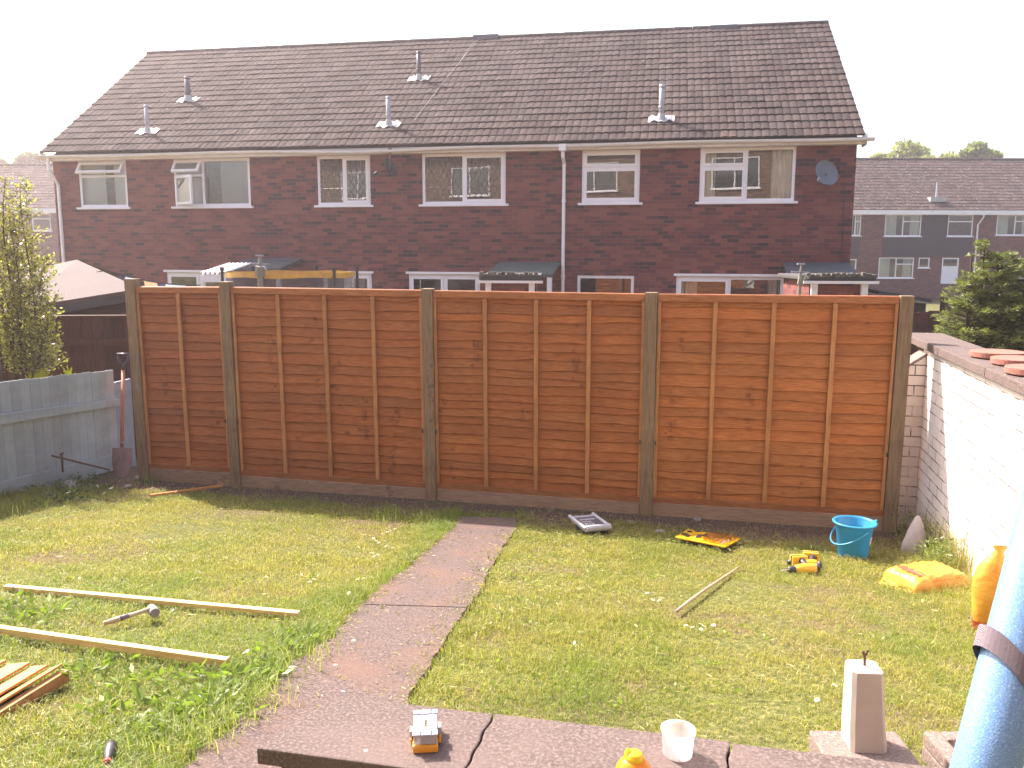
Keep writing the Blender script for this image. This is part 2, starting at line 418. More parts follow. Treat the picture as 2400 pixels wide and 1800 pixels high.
# concrete path
def concrete_mat(name, base, dark, rust, lichen=True):
    m, nt, b = new_mat(name)
    v = coords(nt)
    n1 = noise(nt, v, 95, 5, 0.75); n2 = noise(nt, v, 3.2, 5, 0.6); n3 = noise(nt, v, 14, 3)
    col = ramp(nt, n1, [(0.3, dark), (0.5, base), (0.72, tuple(min(1, x * 2.3) for x in base))])
    col = mix(nt, ramp(nt, n2, [(0.45, (0, 0, 0)), (0.68, (0.75, 0.75, 0.75))]), col, mix(nt, n1, rust, tuple(x * 1.5 for x in rust)))
    if lichen:
        vo = N(nt, 'ShaderNodeTexVoronoi'); vo.inputs['Scale'].default_value = 7; nt.links.new(v, vo.inputs['Vector'])
        k = math_(nt, 'LESS_THAN', math_(nt, 'ADD', vo.outputs['Distance'], math_(nt, 'MULTIPLY', n3, 0.25)), 0.17)
        col = mix(nt, math_(nt, 'MULTIPLY', k, 0.75), col, (0.6, 0.54, 0.5))
    nt.links.new(col, b.inputs['Base Color']); b.inputs['Roughness'].default_value = 0.95; b.inputs['Specular IOR Level'].default_value = 0.15
    bump(nt, b, math_(nt, 'ADD', n1, math_(nt, 'MULTIPLY', n3, 0.5)), 0.6, 0.0035); return m
M['path'] = concrete_mat('path_concrete', (0.112, 0.084, 0.078), (0.046, 0.034, 0.031), (0.125, 0.078, 0.062))
M['coping'] = concrete_mat('coping_stone', (0.122, 0.095, 0.088), (0.064, 0.048, 0.045), (0.13, 0.098, 0.09))
M['slab'] = concrete_mat('slab_concrete', (0.2, 0.155, 0.14), (0.11, 0.083, 0.075), (0.19, 0.145, 0.125), False)
mb = MB(); NS = 60; rows = []
ylo, yhi = 2.2, PL[0].y - 0.0
pl = sorted([(p.y, p.x) for p in PL]); pr = sorted([(p.y, p.x) for p in PR])
crack_y = G(1060, 1432).y
yy = list(np.linspace(ylo, crack_y - 0.006, 40)) + list(np.linspace(crack_y + 0.006, yhi + 0.35, 30))
for j, y in enumerate(yy):
    a = np.interp(y, [q[0] for q in pl], [q[1] for q in pl]); b_ = np.interp(y, [q[0] for q in pr], [q[1] for q in pr])
    a += 0.01 * math.sin(y * 9) + 0.014 * math.sin(y * 31) + random.uniform(-0.008, 0.008); b_ += 0.006 * math.sin(y * 7 + 2) + random.uniform(-0.01, 0.01)
    rows.append([(a + (b_ - a) * t, y + 0.03 * t * 0, Z(a + (b_ - a) * t, y) + 0.022) for t in np.linspace(0, 1, 7)])
for rr in rows:
    k0 = len(mb.v)
    mb.v += [(rr[0][0], rr[0][1], rr[0][2] - 0.05)] + rr + [(rr[-1][0], rr[-1][1], rr[-1][2] - 0.05)]; mb.t += [(1, 1, 1)] * 9
for j in range(len(rows) - 1):
    if j == 39: continue
    for i in range(8): mb.f.append((j * 9 + i, j * 9 + i + 1, (j + 1) * 9 + i + 1, (j + 1) * 9 + i))
o = mb.build('path', M['path']); setp(o, kind='structure')

# ------------------------------------------------------------------ terrace helpers
def walls_mesh(mb, x0, x1, z0, z1, holes, rev=0.09, y=0.0):
    X = sorted(set([x0, x1] + [h for q in holes for h in (q[0], q[2])])); Zs = sorted(set([z0, z1] + [h for q in holes for h in (q[1], q[3])]))
    for i in range(len(X) - 1):
        for j in range(len(Zs) - 1):
            cx, cz = (X[i] + X[i + 1]) / 2, (Zs[j] + Zs[j + 1]) / 2
            if any(q[0] < cx < q[2] and q[1] < cz < q[3] for q in holes): continue
            mb.quad((X[i], y, Zs[j]), (X[i + 1], y, Zs[j]), (X[i + 1], y, Zs[j + 1]), (X[i], y, Zs[j + 1]))
    for a, b, c, d in holes:
        mb.quad((a, y, b), (a, y + rev, b), (a, y + rev, d), (a, y, d)); mb.quad((c, y, b), (c, y, d), (c, y + rev, d), (c, y + rev, b))
        mb.quad((a, y, d), (a, y + rev, d), (c, y + rev, d), (c, y, d)); mb.quad((a, y, b), (c, y, b), (c, y + rev, b), (a, y + rev, b))

def frame_bars(mb, x0, z0, x1, z1, t, y0, y1):
    mb.box((x0, y0, z0), (x0 + t, y1, z1)); mb.box((x1 - t, y0, z0), (x1, y1, z1))
    mb.box((x0 + t, y0, z0), (x1 - t, y1, z0 + t)); mb.box((x0 + t, y0, z1 - t), (x1 - t, y1, z1))

def window(par, x0, z0, x1, z1, cells, sill=True, t=0.055, drape=None, lattice=False, y=0.015, name='window', glass=None):
    """cells: (fx0, fz0, fx1, fz1, mode) in metres from the corner, mode '', 'sash', 'top' (top hung, pushed out), 'side' """
    mb = MB(); frame_bars(mb, x0 + .002, z0 + .002, x1 - .002, z1 - .002, t, y, y + 0.06)
    g = MB(); sash = []
    for c in cells:
        a, b, c_, d, mode = c; a += x0; c_ += x0; b += z0; d += z0
        if a > x0 + 0.01: mb.box((a - t / 2, y + .001, b + (t if b < z0 + .01 else -t/2)), (a + t / 2, y + 0.058, d - (t if d > z1 - .01 else t/2)))
        if b > z0 + 0.01: mb.box((a + t / 2, y + .002, b - t / 2), (c_ - t / 2, y + 0.057, b + t / 2))
        ax, bx = a + (t if a < x0 + .01 else t / 2), c_ - (t if c_ > x1 - .01 else t / 2)
        az_, bz = b + (t if b < z0 + .01 else t / 2), d - (t if d > z1 - .01 else t / 2)
        if mode == '': g.quad((ax, y + 0.03, az_), (bx, y + 0.03, az_), (bx, y + 0.03, bz), (ax, y + 0.03, bz))
        elif mode == 'sash':
            s = MB(); frame_bars(s, ax - 0.012, az_ - 0.012, bx + 0.012, bz + 0.012, 0.055, y - 0.018, y - 0.002); sash.append((s, None))
            g.quad((ax + .04, y - 0.008, az_ + .04), (bx - .04, y - 0.008, az_ + .04), (bx - .04, y - 0.008, bz - .04), (ax + .04, y - 0.008, bz - .04))
        else:
            s = MB(); p = MB(); w_, h_ = bx - ax + 0.03, bz - az_ + 0.03
            frame_bars(s, 0, -h_, w_, 0, 0.055, -0.025, 0.02); p.quad((0.05, 0, -h_ + .05), (w_ - .05, 0, -h_ + .05), (w_ - .05, 0, -.05), (0.05, 0, -.05))
            if mode == 'top': Mx = Matrix.Translation((ax - .015, y - 0.01, bz + .015)) @ Matrix.Rotation(rad(-33), 4, 'X')
            else: Mx = Matrix.Translation((ax - .015, y - 0.012, bz + .015)) @ Matrix.Rotation(rad(-28), 4, 'Z')
            s.xform(Mx); p.xform(Mx); sash.append((s, p))
    wo = mb.build(name, M['upvc'], par)
    if g.v: g.build('pane', glass or M['glass'], wo)
    for s, p in sash:
        s.build('sash', M['upvc'], wo)
        if p: p.build('pane', glass or M['glass'], wo)
    if sill:
        MB().box((x0 - 0.07, -0.055, z0 - 0.045), (x1 + 0.07, y + 0.05, z0 + .001)).build('sill', M['upvc'], wo, bev=0.004)
    if drape: drape(wo, x0, z0, x1, z1, y + 0.16)
    if lattice:
        l = MB(); st = 0.13
        for c in cells:
            a, b, c_, d, mode = c; a += x0 + .05; c_ += x0 - .05; b += z0 + .06; d += z0 - .06
            if mode == 'sash': a += .05; c_ -= .05; b += .04; d -= .04
            yy_ = y + 0.026 if mode == '' else y - 0.012
            W_, H_ = c_ - a, d - b; k = -H_
            while k < W_ + H_ * 0.7:
                for sg in (1, -1):
                    # line x = a+k + t*0.62 , z = b + t  (sg) clipped
                    t0, t1 = 0.0, H_
                    pts = []
                    for tt in np.linspace(0, H_, 40):
                        xx = a + k + tt * 0.62 if sg == 1 else c_ - k - tt * 0.62
                        if a <= xx <= c_: pts.append((xx, b + tt))
                    if len(pts) > 2: l.beam((pts[0][0], yy_, pts[0][1]), (pts[-1][0], yy_, pts[-1][1]), 0.012, 0.004, up=(0, 1, 0))
                k += st
        l.build('lead_lattice', M['lead'], wo)
    return wo

def vblinds(par, x0, z0, x1, z1, y, gaps=(), a=0.6, mat='blind', name='vertical_blind', w_=0.089):
    mb = MB(); x = x0 + 0.02
    while x < x1:
        f = (x - x0) / (x1 - x0)
        if not any(g0 < f < g1 for g0, g1 in gaps):
            an = a + random.uniform(-.12, .12); dx, dy = w_ / 2 * math.cos(an), w_ / 2 * math.sin(an)
            mb.quad((x - dx, y - dy, z0), (x + dx, y + dy, z0), (x + dx, y + dy, z1), (x - dx, y - dy, z1))
        x += w_ * 0.92
    mb.build(name, M[mat], par)
def curtains(par, x0, z0, x1, z1, y, spans=((0, .2), (.8, 1)), mat='curtain'):
    for a, b in spans:
        mb = MB()
        xa, xb = x0 + (x1 - x0) * a, x0 + (x1 - x0) * b; n = max(8, int((xb - xa) / 0.012))
        for i in range(n):
            u, v_ = xa + (xb - xa) * i / n, xa + (xb - xa) * (i + 1) / n
            f = lambda q: y + 0.03 * math.sin(q * 75) + 0.012 * math.sin(q * 31)
            mb.quad((u, f(u), z0), (v_, f(v_), z0), (v_, f(v_), z1), (u, f(u), z1))
        mb.build('curtain', M[mat], par, smooth=True)

def tiled_roof(par, eL, eR, rR, rL, mat, course=0.345, roll=0.15, samples=6, name='roof', amp=0.014, step=0.022):
    """interlocking tiles with two rolls each as real relief between four corners (local coords)"""
    eL, eR, rR, rL = map(np.array, (eL, eR, rR, rL))
    W_ = np.linalg.norm(eR - eL); S_ = np.linalg.norm(rR - eR)
    nr = int(W_ / roll); nc = int(round(S_ / course)); nu = nr * samples + 1
    u = np.linspace(0, 1, nu); ph = (u * nr) % 1.0
    prof = amp * np.clip(np.sin(np.pi * np.clip((ph - 0.08) / 0.84, 0, 1)), 0, 1) ** 0.35
    nrm = np.cross(eR - eL, rL - eL); nrm /= np.linalg.norm(nrm)
    tile = (u * nr // 2).astype(int); V_ = []; T_ = []; Q_ = []
    for c in range(nc):
        tt = RNG.uniform(0.72, 1.18, tile.max() + 2)[tile]; warm = RNG.uniform(-.04, .06, tile.max() + 2)[tile]
        lift = RNG.uniform(-0.006, 0.009, tile.max() + 2)[tile]
        T3 = np.column_stack([tt * (1 + warm), tt, tt * (1 - warm * .5)])
        for v_, h0 in ((c / nc, -0.004), (c / nc - 0.001, step), ((c + 1.0) / nc, 0.002)):
            v_ = max(v_, -0.003)
            P = (eL[None] * (1 - u[:, None]) + eR[None] * u[:, None]) * (1 - v_) + (rL[None] * (1 - u[:, None]) + rR[None] * u[:, None]) * v_
            hh = (prof + h0 + lift * (h0 > 0.01)) if h0 > -0.003 else np.full(nu, h0)
            V_.append(P + nrm[None] * hh[:, None]); T_.append(T3)
        k = 3 * c * nu
        for r_ in (0, 1):
            i = k + r_ * nu + np.arange(nu - 1); Q_.append(np.column_stack([i, i + 1, i + nu + 1, i + nu]))
    o = np_mesh(name, np.vstack(V_), np.vstack(Q_), mat, np.vstack(T_)); o.parent = par; return o
def ridge_tiles(par, a, b, mat, r=0.11, name='ridge', L=0.45):
    a, b = Vector(a), Vector(b); n = int((b - a).length / L); mb = MB()
    for i in range(n):
        p, q = a.lerp(b, i / n), a.lerp(b, (i + 0.985) / n); s = random.uniform(.8, 1.1)
        mb.tint(s); mb.tube([p, q], [r * 1.04, r * 0.98], 12)
    return mb.build(name, mat, par, tint=True)

# ------------------------------------------------------------------ main terrace
HA = -0.2039; HZ = -0.36
house = thing('terraced_house', 'long red brick terrace with grey tiled roof beyond the new fence', 'house', (0, 18.04, HZ), HA)
HM = pmat(house).inverted(); hn = np.array([-math.sin(HA), math.cos(HA)])
def hl(px, py, off=0.0):
    P = np.array([0, 18.04]) + hn * off
    return HM @ V(px, py, (P[0], P[1]), HA)
eL, eR = hl(92, 358, -.30), hl(2028, 317, -.30); RW = 5.2
rL, rR = hl(346, 126, RW), hl(1942, 54, RW)
ez = (eL.z + eR.z) / 2; wl, wr = hl(126, 420).x, hl(2004, 420).x; wtop = ez - 0.02
# windows: (outer px rect) -> metres
def prc(x0, y0, x1, y1):
    a, b = hl(x0, y1), hl(x1, y0); return a.x, a.z, b.x, b.z
sz = np.mean([hl(*p).z for p in [(299, 486), (588, 482), (869, 479), (1185, 477.5), (1498, 476), (1861, 472)]])
tz = np.mean([hl(*p).z for p in [(183, 375), (406, 373), (742, 368), (988, 364), (1363, 353), (1640, 346.4)]])
U = []
for a, b in [((188, 470), (300, 470)), ((410, 470), (588, 470)), ((745, 470), (869, 470)), ((990, 470), (1185, 470)), ((1363, 470), (1498, 470)), ((1638, 470), (1861, 470))]:
    U.append((hl(*a).x, sz, hl(*b).x, tz))
gz_top = 2.12
Gd = []
for a, b in [(391, 545), (757, 871), (958, 1125), (1353, 1486), (1585, 1838)]:
    Gd.append((hl(a, 650).x, 0.03, hl(b, 650).x, gz_top))
Gd[3] = (Gd[3][0], 1.0, Gd[3][2], gz_top)
mb = MB(); walls_mesh(mb, wl, wr, -0.3, wtop, U + Gd)
yb = 2 * RW + .3; ry = RW; rz_ = (rL.z + rR.z) / 2
for x in (wl, wr):
    zt = rz_ - 0.12
    p = [(x, 0, -.3), (x, yb - .3, -.3), (x, yb - .3, wtop), (x, ry, zt), (x, 0, wtop)]
    k = len(mb.v); mb.v += p; mb.t += [(1, 1, 1)] * 5; mb.f.append(tuple(k + i for i in (range(5) if x == wr else range(4, -1, -1))))
mb.quad((wl, yb - .3, -.3), (wr, yb - .3, -.3), (wr, yb - .3, wtop), (wl, yb - .3, wtop))
mb.build('wall', M['brick'], house)
MB().box((wl + .05, 0.4, 2.4), (wr - .05, yb - .4, 2.5)).build('floor', M['blind'], house)
roof = tiled_roof(house, eL, eR, rR, rL, M['tiles'])
bl, br_ = Vector(eL) + Vector((0, 2 * RW + .6, 0)), Vector(eR) + Vector((0, 2 * RW + .6, 0))
MB().add([rL, rR, br_, bl], [(0, 3, 2, 1)]).build('rear_roof', M['tiles'], house, tint=True)
ridge_tiles(house, Vector(rL) + Vector((0, 0.03, -.03)), Vector(rR) + Vector((0, 0.03, -.03)), M['tiles'], 0.105)
for a in ((1140, 90), (1695, 68)):   # ridge vents
    p = hl(a[0], a[1], RW); MB().box((p.x - .34, p.y - .12, p.z - .06), (p.x + .34, p.y + .14, p.z + .08)).build('ridge_vent', M['pipe_d'], house, bev=0.02)
# verge (mortar edge) on the right and left
MB().beam(Vector(eR) + Vector((0.0, 0, -.03)), Vector(rR) + Vector((0.0, 0, -.03)), 0.05, 0.06).build('verge', M['fascia'], house)
MB().beam(Vector(eL) + Vector((0, 0, -.03)), Vector(rL) + Vector((0, 0, -.03)), 0.05, 0.06).build('verge', M['fascia'], house)
# fascia, soffit and gutter
fz = ez - 0.05
MB().box((wl - .12, -.20, tz + .0), (wr + .12, -.178, fz + .02)).box((wl - .12, -.177, tz + .0), (wr + .12, -0.002, tz + .02)).box((wl - .14, -.22, tz - .0), (wl - .121, 0.0, fz + .02)).box((wr + .121, -.22, tz - .02), (wr + .14, 0.25, fz + .08)).build('fascia', M['fascia'], house)
gm = MB(); nseg = 40
for i in range(nseg):     # half round gutter with the slight sag it has in the photo
    a, b = wl - .2 + (wr - wl + .45) * i / nseg, wl - .2 + (wr - wl + .45) * (i + 1) / nseg
    sag = lambda x: -0.035 * math.exp(-((x - hl(905, 340).x) / 1.6) ** 2) - .012 * math.sin(x * 1.3)
    pa = [(a, -.265 + .06 * math.cos(t), fz + sag(a) - .06 * math.sin(t)) for t in np.linspace(0, math.pi, 9)]
    pb = [(b, -.265 + .06 * math.cos(t), fz + sag(b) - .06 * math.sin(t)) for t in np.linspace(0, math.pi, 9)]
    k = len(gm.v); gm.add(pa + pb, [(j, j + 1, 9 + j + 1, 9 + j) for j in range(8)])
for x in np.arange(wl + .3, wr, 2.0): gm.tube([(x, -.265, fz - .075), (x, -.205, fz - .01)], .02, 6)
gm.build('gutter', M['fascia'], house)
dp = MB(); x = hl(1322, 500).x
dp.box((x - .07, -.33, fz - .13), (x + .07, -.2, fz - .0)).tube([(x, -.26, fz - .1), (x, -.24, fz - .24), (x, -.06, fz - .36), (x, -.06, 0)], .034, 12)
for z in (0.6, 2.1, 3.6): dp.tube([(x, -.06, z - .03), (x, -.06, z + .03)], .042, 12)
dp.build('downpipe', M['upvc'], house)
dp = MB(); xa, xb = hl(113, 378, -.26).x, hl(135, 425, -.06).x
dp.tube([(xa, -.26, fz - .03), (xa, -.26, fz - .3), (xb, -.05, fz - .62), (xb, -.05, 0)], .036, 12).tube([(xb, -.05, 2.1), (xb, -.05, 2.16)], .045, 12)
dp.build('downpipe', M['upvc'], house)
# upstairs windows
wd = lambda i: (U[i][2] - U[i][0], U[i][3] - U[i][1])
w0, h0 = wd(0); tr = h0 * 0.67
window(house, *U[0], [(0, 0, w0, tr, ''), (0, tr, w0, h0, 'top')], drape=lambda o, a, b, c, d, y: vblinds(o, a, b, c, d, y, gaps=((.47, .64),), a=0.25))
w0, h0 = wd(1); mx = w0 * 0.385; tr = h0 * 0.66
window(house, *U[1], [(0, 0, mx, tr, 'side'), (0, tr, mx, h0, 'top'), (mx, 0, w0, h0, '')], drape=lambda o, a, b, c, d, y: vblinds(o, a, b, c, d, y, gaps=((.4, .56), (.66, .68), (.78, .8)), a=1.0))
w0, h0 = wd(2)
window(house, *U[2], [(0, 0, w0 * .5, h0, ''), (w0 * .5, 0, w0, h0, 'sash')], lattice=True, drape=lambda o, a, b, c, d, y: curtains(o, a + (c - a) * .55, b, c, d, y, ((0, 1),), 'blue_curtain'))if False else None
M['blue_curtain'] = simple('blue_curtain', (0.25, 0.27, 0.38), (0.2, 0.22, 0.32), 4, 0.9)
window(house, *U[2], [(0, 0, w0 * .5, h0, ''), (w0 * .5, 0, w0, h0, 'sash')], lattice=True, drape=lambda o, a, b, c, d, y: curtains(o, a + (c - a) * .55, b, c, d, y, ((0, 1),), 'blue_curtain'))
w0, h0 = wd(3)
window(house, *U[3], [(0, 0, w0 * .5, h0, ''), (w0 * .5, 0, w0, h0, 'sash')], lattice=True)
w0, h0 = wd(4); tr = h0 * .67
window(house, *U[4], [(0, 0, w0, tr, 'sash'), (0, tr, w0, h0, 'sash')])
w0, h0 = wd(5); mx = w0 * .49; tr = h0 * .65
window(house, *U[5], [(0, 0, mx, tr, 'sash'), (0, tr, mx, h0, 'sash'), (mx, 0, w0, h0, '')], drape=lambda o, a, b, c, d, y: curtains(o, a, b, c, d, y, ((0.04, .17), (.76, .98))))
# ground floor doors and window
for i, q in enumerate(Gd):
    w0, h0 = q[2] - q[0], q[3] - q[1]
    if i == 3: window(house, *q, [(0, 0, w0, h0, '')])
    else:
        window(house, *q, [(0, 0, w0 * .5, h0, 'sash'), (w0 * .5, 0, w0, h0, 'sash' if i != 4 else '')], sill=False, name='patio_door', t=0.06,
               drape=(lambda o, a, b, c, d, y: curtains(o, a, b, c, d, y, ((0.06, .2), (.86, .97)))) if i == 4 else None)
        MB().box((q[0] - .05, -.05, q[3] + .003), (q[2] + .05, .01, q[3] + .05)).build('door_canopy', M['upvc'], house)
# flue pipes on the roof
def roof_pt(px, py):
    # intersect with roof plane
    n = np.cross(np.array(eR) - np.array(eL), np.array(rL) - np.array(eL))
    Mw = pmat(house); nw = np.array(Mw.to_3x3() @ Vector(n)); p0 = np.array(Mw @ Vector(eL)); v = ray(px, py)
    return HM @ Vector(CAM + v * (((p0 - CAM) @ nw) / (v @ nw)))
sl_ = (rz_ - ez) / (RW + .3); ra = math.atan(sl_)
for bx, by, tx, ty, mt, r in [(346, 312, 342, 246, 'pipe_l', .045), (441, 238, 437, 180, 'pipe_d', .065), (982, 188, 979, 120, 'pipe_d', .05), (911, 296, 907, 226, 'pipe_l', .05), (1550, 283, 1553, 198, 'pipe_l', .055)]:
    p = roof_pt(bx, by); top = hl(tx, ty, p.y); h = top.z - p.z
    fp = MB().tube([(p.x, p.y, p.z - .1), (p.x, p.y, p.z + h)], r, 14).tube([(p.x, p.y, p.z + h * .35), (p.x, p.y, p.z + h * .4)], r * 1.15, 14)
    fp.tube([(p.x, p.y, p.z + h * .9), (p.x, p.y, p.z + h * .93), (p.x, p.y, p.z + h)], [r * 1.05, r * 1.25, r * .8], 14)
    fo = fp.build('flue_pipe', M[mt], house, smooth=True)
    f2 = MB(); nn = 14
    for i in range(nn):
        u0, u1 = -.26 + .52 * i / nn, -.26 + .52 * (i + 1) / nn
        hh = lambda u: 0.055 + .012 * math.cos(u * 40)
        jag = lambda u: .03 * math.sin(u * 23 + bx)
        q = [(p.x + u0, -.13 + jag(u0)), (p.x + u1, -.13 + jag(u1)), (p.x + u1, .1 + jag(u1 * 2)), (p.x + u0, .1 + jag(u0 * 2))]
        f2.add([(a, p.y + b, p.z + b * sl_ + hh(a - p.x)) for a, b in q], [(0, 1, 2, 3)])
    f2.tube([(p.x, p.y, p.z + .0), (p.x, p.y, p.z + .14)], [r * 2.0, r * 1.1], 14)
    f2.build('flashing', M['flash'], fo)
# thin cables over the roof
a, b = roof_pt(1112, 100), roof_pt(972, 285); c = roof_pt(1122, 96)
cb = MB(); cb.tube([a + Vector((0, 0, .05)), a.lerp(b, .3) + Vector((0.03, 0, .04)), a.lerp(b, .6) + Vector((0, 0, .045)), b + Vector((0, 0, .04))], .0035, 6)
cb.tube([c + Vector((0, 0, .06)), c.lerp(b, .3) + Vector((-.02, 0, .05))], .003, 6); cb.build('cable', M['pipe_l'], house)
x = hl(1975, 500).x; MB().tube([(x, -.012, .3), (x + .03, -.012, 1.8), (x, -.012, 3.9)], .01, 6).build('cable', M['dark'], house)
# satellite dish and bracket (things fixed to the house: parts)
def dish(px, py, r, bracket_top=None, yaw=0.5, mat='dishg'):
    p = hl(px, py, -.3); mbd = MB(); pr = [(r * t, -.09 * (1 - t * t)) for t in np.linspace(0.001, 1, 9)]
    mbd.lathe(pr, 28, sx=.92); mbd.lathe([(r, 0), (r + .008, 0.0), (r + .008, .01), (r, .012)], 28, sx=.92)
    mbd.xform(Matrix.Translation(p) @ Matrix.Rotation(yaw, 4, 'Z') @ Matrix.Rotation(rad(68), 4, 'X'))
    mbd.tube([(p.x, p.y + .02, p.z), (p.x, -.12, p.z - .05), (p.x, -.0, p.z - .05)], .022, 8)
    e = p + Vector((-.2, -.42, -.18)); mbd.tube([p + Vector((0, .0, -r * .9)), e], .012, 8).tube([e, e + Vector((.03, .09, .05))], .03, 10)
    return mbd.build('satellite_dish', M[mat], house, smooth=True)
M['dishg'] = simple('dish_grey', (0.19, 0.2, 0.24), (0.15, 0.16, 0.19), 3, 0.6)
M['dishd'] = simple('dish_dark', (0.05, 0.055, 0.06), None, 3, 0.6)
dish(1938, 405, .245, yaw=0.45)
do = dish(915, 392, .2, yaw=1.25, mat='dishd')
q = hl(915, 352, -.2); q2 = hl(917, 400, -.2)
MB().tube([(q.x - .06, -.21, q.z + .08), (q.x, -.24, q.z), (q.x + .06, -.21, q.z + .08)], .012, 6).tube([(q.x, -.24, q.z), (q.x, -.26, q2.z)], .02, 8).build('bracket', M['lead'], house)
# horseshoe hung over the patio door
p = hl(1653, 634); MB().tube([(p.x + .07 * math.cos(t), -.015, p.z + .06 * math.sin(t)) for t in np.linspace(math.pi * .95, math.pi * 2.05, 12)], .012, 6).build('horseshoe', M['dark'], house)
# ------------------------------------------------------------------ brick stores with felt roofs, and porch roofs against the house
M['porch'] = simple('porch_roof_felt', (0.085, 0.09, 0.1), (0.06, 0.065, 0.07), 3, 0.9)
M['porch_green'] = simple('porch_roof_mossy', (0.1, 0.12, 0.115), (0.07, 0.09, 0.075), 3, 0.9)
M['mossy'] = simple('mossy_edge', (0.2, 0.17, 0.14), (0.05, 0.045, 0.04), 12, 0.95, 0.5, 0.02)
def porch(px0, px1, ytop, ybot, mat, label=None):
    a, b = hl(px0, ytop), hl(px1, ytop); zb = hl((px0 + px1) / 2, ybot, -1.1).z
    mbp = MB(); mbp.hexa([(a.x, 0.0, a.z - .05), (b.x, 0, a.z - .05), (b.x + .03, -1.1, zb - .06), (a.x - .03, -1.1, zb - .06),
                          (a.x, 0.0, a.z), (b.x, 0, a.z), (b.x + .03, -1.1, zb), (a.x - .03, -1.1, zb)])
    r = mbp.build('porch_roof', mat, house)
    MB().box((a.x, -1.09, -.05), (a.x + .09, -1.0, zb - .065)).box((b.x - .09, -1.09, -.05), (b.x, -1.0, zb - .065)).build('porch_post', M['fascia'], house)
porch(584, 709, 604, 628, M['porch']); porch(1170, 1313, 614, 642, M['porch_green']); porch(1835, 1988, 615, 640, M['porch'])
def store(px0, px1, yt, ye, D, label, depth=1.5):
    """brick store: front top edge seen from px0 to px1 at yt (roof) / ye (roof edge bottom)"""
    a, b = Y(px0, yt, D), Y(px1, yt, D); e = Y((px0 + px1) / 2, ye, D); W_ = b.x - a.x; zt = (a.z + b.z) / 2 + .0
    t = thing('brick_store', label, 'outbuilding', (a.x, D, HZ), math.atan2(b.y - a.y, b.x - a.x) - 0.05, 'brick stores behind the terrace')
    zt -= HZ; ze = e.z - HZ
    mbw = MB(); mbw.box((.08, .08, -.1), (W_ - .08, depth, ze + .01)); mbw.build('wall', M['brick'], t)
    MB().box((0, 0, ze + .012), (W_, depth + .1, zt)).build('roof', M['felt'], t, bev=.02)
    m2 = MB()
    for k in range(int(W_ / .07)):
        x = k * .07 + random.uniform(0, .02); m2.box((x, -.012, zt - .02 + random.uniform(-.01, .0)), (x + .06, .1, zt + random.uniform(.012, .05)))
    m2.build('coping_edge', M['mossy'], t, bev=.008)
    MB().box((-.03, -.03, ze - .03), (W_ + .03, -.014, ze + .01)).build('fascia', M['fascia'], t)
    MB().box((.1, .03, 0), (.19, .079, ze - .03)).box((W_ - .19, .03, 0), (W_ - .1, .079, ze - .03)).build('frame', M['fascia'], t)
store(1122, 1268, 644, 659, 13.6, 'brick store with mossy felt roof, left of the white downpipe')
store(1888, 2052, 646, 660, 12.4, 'brick store with flat felt roof at the right end of the terrace')
# corrugated lean-to sheet
a, b = Y(468, 640, 15.5), Y(528, 640, 15.5)
t = thing('lean_to', 'small white corrugated lean-to roof beside the trampoline', 'lean-to', (a.x, 15.5, HZ)); m2 = MB(); n = 60; Wc = b.x - a.x; zc = a.z - HZ
for i in range(n):
    f = lambda u: zc + .025 * math.sin(u / Wc * 5.5 * 2 * math.pi)
    u, v_ = Wc * i / n, Wc * (i + 1) / n; m2.quad((u, 0, f(u)), (v_, 0, f(v_)), (v_, 1.6, f(v_) + .15), (u, 1.6, f(u) + .15))
m2.build('corrugated_sheet', M['fascia'], t, smooth=True)
MB().box((0, .02, zc - .16), (Wc, .05, zc - .04)).box((0, .06, 0), (.06, .12, zc - .04)).box((Wc - .06, .06, 0), (Wc, .12, zc - .04)).build('frame', M['fascia'], t)

